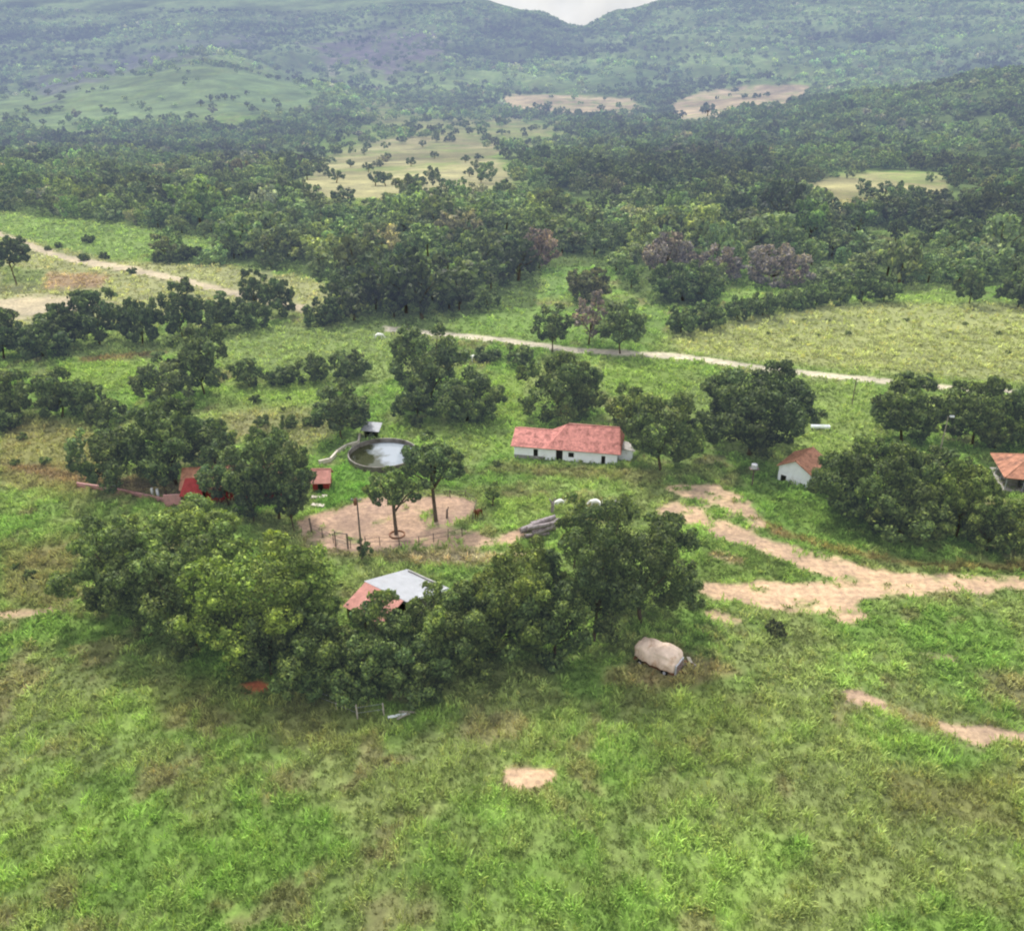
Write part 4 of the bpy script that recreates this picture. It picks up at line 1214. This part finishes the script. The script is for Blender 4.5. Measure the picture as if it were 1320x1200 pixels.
# --- red house in the grove
rh = gable_house('red_house', 'long red walled house with clay roof hidden among the grove trees', unp(238, 650), R(7), 17.5, 7.0, 2.9, 4.7, M_REDWALL, M_TILE2,
                 [(2.5, 3.5, 0, 2.1), (5, 6.1, 1, 2), (8.5, 9.5, 0, 2.1), (12, 13.1, 1, 2)])
MB().box((-1.6, -.4, 1.1), (2.6, .2, 2.2)).build('pink_side_wall', M_PINKWALL, rh)
g = MB(); g.slab([(-.2, -1.4, 2.2), (3.4, -1.4, 2.2), (3.0, .2, 4.6), (.8, .2, 4.6)], .1); g.build('red_canopy', M_REDWALL, rh)
sh = gable_house('red_shed', 'small dark red shed with pink roof between the grove and the pond', unp(404, 634), R(4), 2.6, 3.4, 2.0, 3.3, M_REDWALL, M_TILE3, [(.8, 1.7, 0, 1.7)], cat='shed')
for i, (sx, sy) in enumerate([(412, 641), (410, 652)]):
    p = unp(sx, sy); o = empty('stone_slab', p, R(8 - 20 * i))
    tag(o, ['pale stone slab directly below the red shed', 'pale stone slab nearer the corral below the red shed'][i], 'slab')
    MB().box((0, 0, .1), (2.6 - i * .5, .9, .28), bevel=.05).build('slab', M_PALECONC, o)
# low pink wall left of the red house
def low_wall():
    pts = [unp(100, 627), unp(150, 634), unp(200, 645), unp(240, 652)]
    root = empty('garden_wall', pts[0]); tag(root, 'low reddish pink garden wall at the left end of the red house', 'wall')
    m = MB()
    for a, b in zip(pts[:-1], pts[1:]):
        c = (a + b) / 2 - pts[0]; d = b - a
        m.box((c.x, c.y, .35), (d.length, .25, .8), rz=math.atan2(d.y, d.x))
    m.build('wall', M_PINKWALL, root)
    for a in ((146, 629), (152, 631), (196, 640), (203, 641)):
        p = unp(*a) - pts[0]
        MB().box((p.x, p.y + .4, .6), (.35, .3, 1.4)).build('pillar', M_WHITE, root)
low_wall()

# --- house at the right edge with veranda
def right_house():
    P = unp(1292, 633)
    root = empty('veranda_house', (P.x, P.y, P.z), R(-14)); tag(root, 'house with terracotta hip roof and veranda posts at the right edge', 'house')
    L, W = 11.0, 9.0
    w = MB(); wall_with_openings(w, L - 2, 2.6, .2, [(1.5, 2.5, 0, 2.1), (4.5, 5.6, 1, 2)], at=0)
    w.box((.1, (W - 2.6) / 2 + .1, 1.3), (.2, W - 2.8, 2.6)); w.box((L - 2.1, (W - 2.6) / 2 + .1, 1.3), (.2, W - 2.8, 2.6)); w.box(((L - 2) / 2, W - 2.5, 1.3), (L - 2.5, .2, 2.6))
    wo = w.build('wall', M_PLINTH, root); wo.location = (1.2, 2.2, 0)
    for i in range(5):
        MB().cyl((.3 + i * 2.6, .2, 0), (.3 + i * 2.6, .2, 2.55), .09).build('post', M_GREYMET, root)
    for i in range(1, 3):
        MB().cyl((.3, .2 + i * 3, 0), (.3, .2 + i * 3, 2.55), .09).build('post', M_GREYMET, root)
    MB().box((L / 2, W / 2, .08), (L, W, .2)).build('floor', M_CONC, root)
    e = .3; ze = 2.5; hr = 5.0
    a = (4.4, W / 2, hr); b = (L - 4.4, W / 2, hr)
    c = [(-e, -e, ze), (L + e, -e, ze), (L + e, W + e, ze), (-e, W + e, ze)]
    r = MB(); r.slab([c[0], c[1], b, a], .12); r.slab([c[2], c[3], a, b], .12); r.slab([c[1], c[2], b], .12); r.slab([c[3], c[0], a], .12)
    rf = r.build('roof', M_TILE4, root)
    m = MB(); m.cyl(a, b, .14)
    for q, t in ((c[0], a), (c[3], a), (c[1], b), (c[2], b)): m.cyl(Vector(q) + Vector((0, 0, .1)), Vector(t) + Vector((0, 0, .1)), .12)
    m.build('ridge_cap', M_TILE2, rf)
right_house()

# --- round water reservoir
def reservoir():
    C0 = unp(494, 590); Rr = 6.2; n = 56
    root = empty('reservoir', C0); tag(root, 'round grey concrete water reservoir behind the corral', 'reservoir')
    m = MB(); h = 1.1; t = .24
    for i in range(n):
        a0 = 2 * math.pi * i / n; a1 = 2 * math.pi * (i + 1) / n
        P = lambda a, r, z: (r * math.cos(a), r * math.sin(a), z)
        m.poly([P(a0, Rr, -.4), P(a1, Rr, -.4), P(a1, Rr, h), P(a0, Rr, h)])
        m.poly([P(a0, Rr, h), P(a1, Rr, h), P(a1, Rr - t, h), P(a0, Rr - t, h)])
        m.poly([P(a0, Rr - t, h), P(a1, Rr - t, h), P(a1, Rr - t, -.4), P(a0, Rr - t, -.4)])
    bmesh.ops.remove_doubles(m.bm, verts=m.bm.verts, dist=.001)
    m.build('tank_wall', M_DARKCONC, root)
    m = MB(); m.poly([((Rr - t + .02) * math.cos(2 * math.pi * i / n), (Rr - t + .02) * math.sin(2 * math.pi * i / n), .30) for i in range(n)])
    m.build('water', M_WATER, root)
reservoir()
ps = unp(477, 566)
shed = empty('pump_shed', ps, R(-8)); tag(shed, 'small shed with flat grey roof at the far side of the reservoir', 'shed')
MB().box((-.9, 1.2, .75), (.15, 2.0, 1.5)).box((.9, 1.2, .75), (.15, 2.0, 1.5)).box((0, 2.2, .75), (1.9, .15, 1.5)).build('wall', M_DARK, shed)
MB().slab([(-1.7, -.3, 1.7), (1.9, -.3, 1.6), (1.7, 2.9, 2.1), (-1.5, 2.9, 2.2)], .1).build('roof', M_ZINC, shed)
def curb():
    pts = [unp(*q) for q in ((412, 598), (426, 595), (436, 584), (447, 577), (462, 573), (464, 563))]
    root = empty('low_wall', pts[0]); tag(root, 'low pale concrete wall curving from the red shed to the reservoir', 'wall')
    m = MB()
    for a, b in zip(pts[:-1], pts[1:]):
        c = (a + b) / 2 - pts[0]; d = b - a
        m.box((c.x, c.y, .3), (d.length + .2, .35, .75), rz=math.atan2(d.y, d.x))
    m.build('wall', M_PALECONC, root)
curb()

# --- fences
def fence(name, label, pix, h, spacing, rad, mat, rails, closed=False, rail_r=.03, wire=False):
    pts = [unp(*q) for q in pix]
    root = empty(name, pts[0]); tag(root, label, 'fence')
    pos = []
    for a, b in zip(pts[:-1], pts[1:]):
        n = max(1, int(round((b - a).length / spacing)))
        for i in range(n): pos.append(a.lerp(b, i / n))
    pos.append(pts[-1])
    rr = random.Random(len(pos))
    tops = []
    for p in pos:
        z = float(hgt(p.x, p.y)); hh = h * rr.uniform(.88, 1.12)
        q = Vector((p.x, p.y, z)) - pts[0]
        lx, ly = rr.uniform(-.06, .06), rr.uniform(-.06, .06)
        MB().cyl((q.x, q.y, q.z - .3), (q.x + lx, q.y + ly, q.z + hh), rad * rr.uniform(.85, 1.2), rad * .8, 7).build('post', mat, root)
        tops.append(q)
    for k in range(rails):
        zz = h * (k + 1) / (rails + .35)
        m = MB()
        for a, b in zip(tops[:-1], tops[1:]): m.cyl(a + Vector((0, 0, zz)), b + Vector((0, 0, zz + rr.uniform(-.04, .04))), rail_r, None, 6)
        m.build('wire' if wire else 'rail', M_GREYMET if wire else mat, root)
    return root
fence('corral_fence', 'brown wooden corral fence around the sandy yard', [(402, 686), (430, 700), (452, 707), (490, 703), (540, 703), (596, 692)], 1.6, 2.3, .075, M_WOOD, 2)
fence('corral_fence', 'dark wooden fence along the back of the sandy yard to the brown horse', [(480, 641), (540, 640), (600, 642), (614, 652), (610, 670)], 1.4, 2.6, .07, M_WOOD, 2)
fence('wire_fence', 'pale post fence along the front of the foreground clump', [(398, 900), (434, 914), (461, 926), (495, 921)], 1.8, 2.6, .10, M_POST, 2, wire=True, rail_r=.012)
# gate in the corral fence
pg = unp(441, 706); gt = empty('corral_gate', pg, R(-18)); tag(gt, 'tall wooden gate frame on the near side of the corral', 'gate')
MB().cyl((-1.0, 0, -.2), (-1.0, 0, 2.6), .1).build('post', M_WOOD, gt); MB().cyl((1.0, 0, -.2), (1.0, 0, 2.6), .12).build('post', M_WOOD, gt)
MB().cyl((-1.05, 0, 2.45), (1.05, 0, 2.45), .07).build('crossbeam', M_WOOD, gt)
m = MB()
for z in (.4, .8, 1.2): m.box((0, .06, z), (1.8, .04, .09))
m.box((-.8, .1, .8), (.07, .04, 1.0)); m.box((.8, .1, .8), (.07, .04, 1.0)); m.build('gate_leaf', M_POST, gt)

# --- poles
def pole(name, label, base, top_y, rad, mat, extra=None, cat='pole'):
    p = unp(*base); _, _, dp = proj(p.x, p.y, p.z)
    th = math.atan2(H - p.z, p.y)
    h = (base[1] - top_y) * dp / F / math.cos(th)
    root = empty(name, p); tag(root, label, cat)
    MB().cyl((0, 0, -.5), (0, 0, h), rad, rad * .7, 10).build('shaft', mat, root)
    if extra: extra(root, h)
    return root
def tr(root, h):
    MB().box((-.1, 0, h - .35), (1.5, .12, .12)).build('crossarm', M_WOOD, root)
    MB().cyl((-.25, 0, h - 1.1), (-.25, 0, h - .3), .26).cyl((-.25, 0, h - .3), (-.25, 0, h - .1), .1).build('transformer', M_RUST, root)
    for x in (-.7, .5): MB().cyl((x, 0, h - .3), (x, 0, h - .08), .05).build('insulator', M_GREYMET, root)
pole('utility_pole', 'dark utility pole in front of the corral with a bush at its foot', (467, 722), 645, .15, M_WOOD, tr)
def lamp(root, h):
    MB().cyl((0, 0, h - .1), (.5, -.3, h + .15), .05).build('arm', M_GREYMET, root)
    MB().box((.5, -.3, h + .15), (.8, .45, .28), bevel=.08).build('lamp_head', M_WHITE, root)
pole('lamp_post', 'pale lamp post with white head in front of the dark trees on the right', (1211, 584), 538, .14, M_POST, lamp, 'lamp post')
def arm(root, h): MB().box((0, 0, h - .3), (1.4, .1, .1)).build('crossarm', M_WOOD, root)
pole('utility_pole', 'thin utility pole beside the gravel road on the right', (1098, 522), 488, .11, M_WOOD, arm)
pole('utility_pole', 'utility pole standing at the right edge behind the veranda house', (1318, 560), 505, .14, M_POST, arm)
def tankp(root, h):
    MB().box((0, 0, h), (1.5, 1.1, .12)).build('platform', M_WOOD, root)
    MB().cyl((0, 0, h + .07), (0, 0, h + .75), .55, .5, 16).build('tank', M_GREYMET, root)
pole('water_tank_stand', 'small grey tank on a post beside the dirt patch left of the cottage', (969, 627), 604, .13, M_WOOD, tankp, 'water tank')
p = unp(402, 686)
o = empty('gatepost', p); tag(o, 'dark leaning post at the left corner of the sandy corral', 'post')
MB().cyl((0, 0, -.2), (-.15, 0, 2.3), .16, .13, 8).build('shaft', M_WOOD, o); MB().cyl((-.15, 0, 2.25), (-.15, 0, 2.4), .19, .16, 8).build('cap', M_WOOD, o)
p = unp(576, 668)
o = empty('dead_stump', p); tag(o, 'dark upright stump beside the leaning trunk at the back of the corral', 'stump')
MB().cyl((0, 0, -.2), (.1, 0, 1.6), .2, .14, 8).cyl((.06, 0, 1.0), (.3, .1, 2.0), .11, .07, 7).build('wood', M_WOOD, o)
# tree ring (soil mound kerb) under the corral tree
p = unp(512, 690)
o = empty('tree_kerb', p); tag(o, 'low brick ring around the foot of the corral tree', 'kerb')
m = MB()
for i in range(22):
    a = 2 * math.pi * i / 22; m.box((1.1 * math.cos(a), 1.1 * math.sin(a), .1), (.30, .2, .32), rz=a + math.pi / 2)
m.build('bricks', M_RUST, o)

# --- log pile
p = unp(696, 686)
lp = empty('log_pile', p, R(18)); lp.scale = (1.15, 1.5, 1.7); tag(lp, 'pile of grey weathered logs in the grass behind the foreground clump', 'log pile')
rr = random.Random(4)
for i in range(9):
    L_ = rr.uniform(2.5, 5.6); x = rr.uniform(-1, 1); y = (i % 4 - 1.5) * .55; z = .25 + (i // 4) * .42; a = rr.uniform(-.25, .25)
    r_ = rr.uniform(.17, .3)
    d = Vector((math.cos(a), math.sin(a), rr.uniform(-.02, .12))) * L_ / 2
    MB().cyl(Vector((x, y, z)) - d, Vector((x, y, z)) + d, r_, r_ * .8, 9).build('log', M_LOG, lp)
p = unp(712, 662)
o = empty('dead_stump', p); tag(o, 'dark upright stump with broken top behind the log pile', 'stump')
MB().cyl((0, 0, -.2), (0, 0, 2.0), .3, .24, 9).cyl((0, 0, 1.7), (-.5, 0, 2.6), .16, .1, 7).cyl((0, 0, 1.8), (.45, .1, 2.7), .14, .08, 7).build('wood', M_LOG, o)

# --- trough, planks
p = unp(1057, 554); o = empty('feed_trough', p, R(-3)); tag(o, 'white feed trough standing in the meadow above the cottage', 'trough')
m = MB(); m.box((0, 0, .5), (3.4, .8, .08)); m.box((0, -.4, .68), (3.4, .08, .42)); m.box((0, .4, .68), (3.4, .08, .42)); m.box((-1.7, 0, .68), (.08, .8, .42)); m.box((1.7, 0, .68), (.08, .8, .42)); m.build('basin', M_WHITE, o)
for x in (-1.4, 1.4):
    for y in (-.28, .28):
        MB().box((x, y, .23), (.12, .12, .5)).build('leg', M_WOOD, o)
p = unp(519, 922); o = empty('plank_heap', p, R(10)); tag(o, 'pale planks lying under the nearest corner of the foreground clump', 'planks')
for i, (x, y, a, w_) in enumerate([(-.4, 0, .1, .4), (.6, .3, -.25, .25), (.1, -.35, .45, .2)]):
    MB().box((x, y, .1 + i * .06), (2.4 - i * .4, w_, .05), rz=a).build('plank', M_POST if i else M_WHITE, o)

# --- tan covered trailer
def trailer():
    P = unp(851, 858)
    root = empty('covered_trailer', (P.x - .3, P.y + .4, P.z - .3), R(-34)); root.scale = (1.02, 1.25, 1.38); tag(root, 'old trailer under a rounded tan cover at the right end of the foreground clump', 'trailer')
    # cover: lofted rounded sections along x
    bm = bmesh.new(); secs = []; n = 18; Ls = 5.4
    prof = [(-.5, .5, .5), (-.46, .8, .78), (-.38, .9, .9), (-.2, .98, 1.0), (.0, 1.0, .95), (.2, 1.08, 1.04), (.36, 1.06, .96), (.46, .95, .8), (.5, .7, .55)]
    rr = random.Random(8)
    for (t, sy, sz) in prof:
        ring = []
        for j in range(n + 1):
            a = math.pi * j / n
            ca, sa = math.cos(a), math.sin(a)
            y = 1.22 * sy * math.copysign(abs(ca) ** .55, ca); z = .55 + 1.75 * sz * abs(sa) ** .6
            ring.append(bm.verts.new((t * Ls, y + rr.uniform(-.10, .10), z + rr.uniform(-.10, .08))))
        ring.append(bm.verts.new((t * Ls, 0, .5)))
        secs.append(ring)
    for a, b in zip(secs[:-1], secs[1:]):
        for j in range(len(a)):
            k = (j + 1) % len(a); bm.faces.new([a[j], a[k], b[k], b[j]])
    bm.faces.new(secs[0][::-1]); bm.faces.new(secs[-1])
    mb = MB(); mb.bm.free(); mb.bm = bm
    c = mb.build('cover', M_CANVAS, root, smooth=True)
    tx = bpy.data.textures.new('folds', 'CLOUDS'); tx.noise_scale = .9
    dm = c.modifiers.new('folds', 'DISPLACE'); dm.texture = tx; dm.strength = .42; dm.mid_level = .5
    s = c.modifiers.new('s', 'SUBSURF'); s.levels = 2; s.render_levels = 2; c.modifiers.move(1, 0)
    MB().box((0, 0, .42), (5.2, 1.9, .16), bevel=.03).build('chassis', M_RUST, root)
    f = MB(); f.box((2.74, -.1, .95), (.22, 1.7, .95), bevel=.08); fr = f.build('front_panel', M_GREYMET, root)
    m = MB()
    for y in (-.8, -.5, -.2, .1, .4): m.box((2.88, y, 1.0), (.05, .08, .8))
    m.build('grille', M_RUST, fr)
    MB().cyl((2.7, 0, .4), (3.9, .1, .35), .07).build('drawbar', M_RUST, root)
    for x in (-1.6, 1.5):
        for y in (-1.0, 1.0):
            w = MB().cyl((x, y - .12, .38), (x, y + .12, .38), .4, None, 18).build('wheel', M_TYRE, root)
            MB().cyl((x, y - .14, .38), (x, y + .14, .38), .18, None, 10).build('rim', M_GREYMET, w)
trailer()
p = unp(888, 858); o = empty('scrap_heap', p, R(20)); tag(o, 'small brown heap of scrap boards beside the tan trailer', 'scrap heap')
rr = random.Random(3)
for i in range(6):
    MB().box((rr.uniform(-.7, .7), rr.uniform(-.5, .5), .12 + i * .07), (rr.uniform(.8, 1.6), rr.uniform(.2, .5), .08), rz=rr.uniform(0, 3), rx=rr.uniform(-.2, .2)).build('board', [M_RUST, M_WOOD, M_POST][i % 3], o)

# ------------------------------------------------------------------ animals
def quadruped(kind, label, pix, heading, s=1.0, graze=True, group=None, lift=0):
    P = unp(*pix)
    root = empty(kind, P, heading); root.scale = (s, s, s)
    cow = kind == 'cow'
    tag(root, label, 'cow' if cow else 'horse', group)
    hd = -1 if graze else 1
    V = []; E = []; Rd = []
    def v(p, r):
        V.append(p); Rd.append(r); return len(V) - 1
    def chain(st, pts):
        pv = st
        for p, r in pts:
            k = v(p, r); E.append((pv, k)); pv = k
        return pv
    leg = .72 if cow else .92
    bz = leg + .28
    pel = v((-.65, 0, bz + .08), (.27, .33) if cow else (.25, .30))
    mid = chain(pel, [((-.2, 0, bz - .02), (.33, .37) if cow else (.27, .31)), ((.25, 0, bz), (.32, .36) if cow else (.27, .33))])
    sh = chain(mid, [((.6, 0, bz + .08), (.24, .33))])
    if graze:
        nk = chain(sh, [((.9, 0, bz - .12), (.15, .2)), ((1.12, 0, bz - .45), (.11, .15)), ((1.28, .02, .42), (.11, .13)), ((1.42, .03, .18), (.07, .08))])
    else:
        nk = chain(sh, [((.88, 0, bz + .35), (.13, .2)), ((1.08, 0, bz + .62), (.11, .15)), ((1.3, 0, bz + .55), (.1, .12)), ((1.5, 0, bz + .35), (.07, .08))])
    for sy in (-1, 1):
        chain(sh, [((.58, sy * .17, bz - .2), (.13, .12)), ((.60, sy * .18, leg * .52), (.07, .07)), ((.58, sy * .18, .12), (.045, .045)), ((.63, sy * .18, .03), (.06, .05))])
        chain(pel, [((-.58, sy * .19, bz - .22), (.16, .14)), ((-.50, sy * .2, leg * .68), (.09, .09)), ((-.74, sy * .2, leg * .42), (.06, .06)), ((-.68, sy * .2, .12), (.045, .045)), ((-.63, sy * .2, .03), (.06, .05))])
    me = bpy.data.meshes.new('body'); me.from_pydata(V, E, [])
    o = link('body', me, root, M_COW if cow else M_HORSE)
    sk = o.modifiers.new('skin', 'SKIN'); sk.use_smooth_shade = True
    if not me.skin_vertices: bm = bmesh.new(); bm.from_mesh(me); bm.verts.layers.skin.verify(); bm.to_mesh(me); bm.free()
    for i, sv in enumerate(me.skin_vertices[0].data):
        sv.radius = Rd[i]; sv.use_root = (i == 0)
    ss = o.modifiers.new('sub', 'SUBSURF'); ss.levels = 2; ss.render_levels = 2
    MB().cyl((-.9, 0, bz + .2), (-1.0, .02, leg * .55), .035, .03, 6).cyl((-1.0, .02, leg * .55), (-1.0, .03, leg * .3), .06, .02, 6).build('tail', M_HAIR if not cow else M_COW, root)
    hp = V[nk - 1]
    for sy in (-1, 1):
        MB().cyl((hp[0] - .1, sy * .09, hp[2] + .08), (hp[0] - .14, sy * (.26 if cow else .12), hp[2] + (.1 if cow else .26)), .055, .02, 6).build('ear', M_COW if cow else M_HORSE, root)
        if cow: MB().cyl((hp[0] - .12, sy * .07, hp[2] + .1), (hp[0] - .1, sy * .2, hp[2] + .3), .03, .01, 6).build('horn', M_HORN, root)
    if not cow:
        MB().cyl((.75, 0, bz + .48), (1.1, 0, bz + .82), .06, .05, 6).build('mane', M_HAIR, root)
GC = 'white cows grazing near the farm'
quadruped('cow', 'leftmost white cow grazing next to the stump behind the clump', (722, 652), R(200), .95, True)
quadruped('cow', 'middle white cow grazing behind the top of the foreground clump', (768, 653), R(170), 1.05, True)
quadruped('cow', 'rightmost of the white cows behind the clump, head raised', (797, 653), R(-20), 1.1, False)
quadruped('cow', 'white cow alone in the far meadow beside the gravel road on the left', (488, 437), R(10), 1.2, True)
quadruped('cow', 'white cow beside the dark bushes above the farmhouse', (613, 466), R(185), 1.3, True)
quadruped('horse', 'dark brown horse standing at the right end of the corral', (617, 668), R(-115), 1.12, False)

# ------------------------------------------------------------------ light
w = bpy.data.worlds.new("World"); scene.world = w; w.use_nodes = True
nt = w.node_tree; nt.nodes.clear()
SUN_EL = R(58); SUN_AZ = R(-22)      # azimuth from +Y (behind the scene), slightly to the left
sky = nt.nodes.new('ShaderNodeTexSky'); sky.sky_type = 'NISHITA'; sky.sun_disc = False
sky.sun_elevation = SUN_EL; sky.sun_rotation = SUN_AZ
sky.air_density = 1.2; sky.dust_density = 2.5
tc = nt.nodes.new('ShaderNodeTexCoord')
ns = nt.nodes.new('ShaderNodeTexNoise'); ns.inputs['Scale'].default_value = 3.2; ns.inputs['Detail'].default_value = 7; ns.inputs['Roughness'].default_value = .6
nt.links.new(tc.outputs['Generated'], ns.inputs['Vector'])
cr = nt.nodes.new('ShaderNodeValToRGB'); cr.color_ramp.elements[0].position = .32; cr.color_ramp.elements[1].position = .58
cr.color_ramp.elements[0].color = (.65, .65, .65, 1)
nt.links.new(ns.outputs['Fac'], cr.inputs[0])
mx = nt.nodes.new('ShaderNodeMix'); mx.data_type = 'RGBA'
nt.links.new(cr.outputs[0], mx.inputs[0]); nt.links.new(sky.outputs[0], mx.inputs[6]); 
sx = nt.nodes.new('ShaderNodeSeparateXYZ'); nt.links.new(tc.outputs['Generated'], sx.inputs[0])
mr = nt.nodes.new('ShaderNodeMapRange'); mr.inputs['From Min'].default_value = .02; mr.inputs['From Max'].default_value = .35
mr.inputs['To Min'].default_value = 5.3; mr.inputs['To Max'].default_value = 8.8
nt.links.new(sx.outputs['Z'], mr.inputs['Value'])
cc = nt.nodes.new('ShaderNodeMix'); cc.data_type = 'RGBA'; cc.blend_type = 'MULTIPLY'; cc.inputs[0].default_value = 1
n2 = nt.nodes.new('ShaderNodeTexNoise'); n2.inputs['Scale'].default_value = 16; n2.inputs['Detail'].default_value = 6
nt.links.new(tc.outputs['Generated'], n2.inputs['Vector'])
c2 = nt.nodes.new('ShaderNodeValToRGB'); c2.color_ramp.elements[0].position = .35; c2.color_ramp.elements[1].position = .62
c2.color_ramp.elements[0].color = (.86, .89, .94, 1); c2.color_ramp.elements[1].color = (1.06, 1.07, 1.08, 1)
nt.links.new(n2.outputs['Fac'], c2.inputs[0]); nt.links.new(c2.outputs[0], cc.inputs[6]); nt.links.new(mr.outputs[0], cc.inputs[7])
nt.links.new(cc.outputs[2], mx.inputs[7])
bg = nt.nodes.new('ShaderNodeBackground'); bg.inputs[1].default_value = 0.165
nt.links.new(mx.outputs[2], bg.inputs[0])
wo = nt.nodes.new('ShaderNodeOutputWorld'); nt.links.new(bg.outputs[0], wo.inputs[0])

sd = bpy.data.lights.new('sun', 'SUN'); sd.energy = 4.4; sd.angle = R(5); sd.color = (1, .96, .88)
so = bpy.data.objects.new('sun', sd); col.objects.link(so)
dirv = Vector((math.sin(SUN_AZ) * math.cos(SUN_EL), math.cos(SUN_AZ) * math.cos(SUN_EL), math.sin(SUN_EL)))
so.rotation_euler = dirv.to_track_quat('Z', 'Y').to_euler()
so.location = (0, 0, 150)

scene.view_settings.view_transform = 'Standard'
scene.view_settings.look = 'None'
scene.view_settings.exposure = 0
scene.render.engine = 'CYCLES'
scene.cycles.filter_width = 2.1
scene.cycles.max_bounces = 4
scene.cycles.diffuse_bounces = 2
scene.cycles.use_adaptive_sampling = True
scene.cycles.adaptive_threshold = 0.035
scene.cycles.transparent_max_bounces = 4
scene.cycles.sample_clamp_indirect = 4
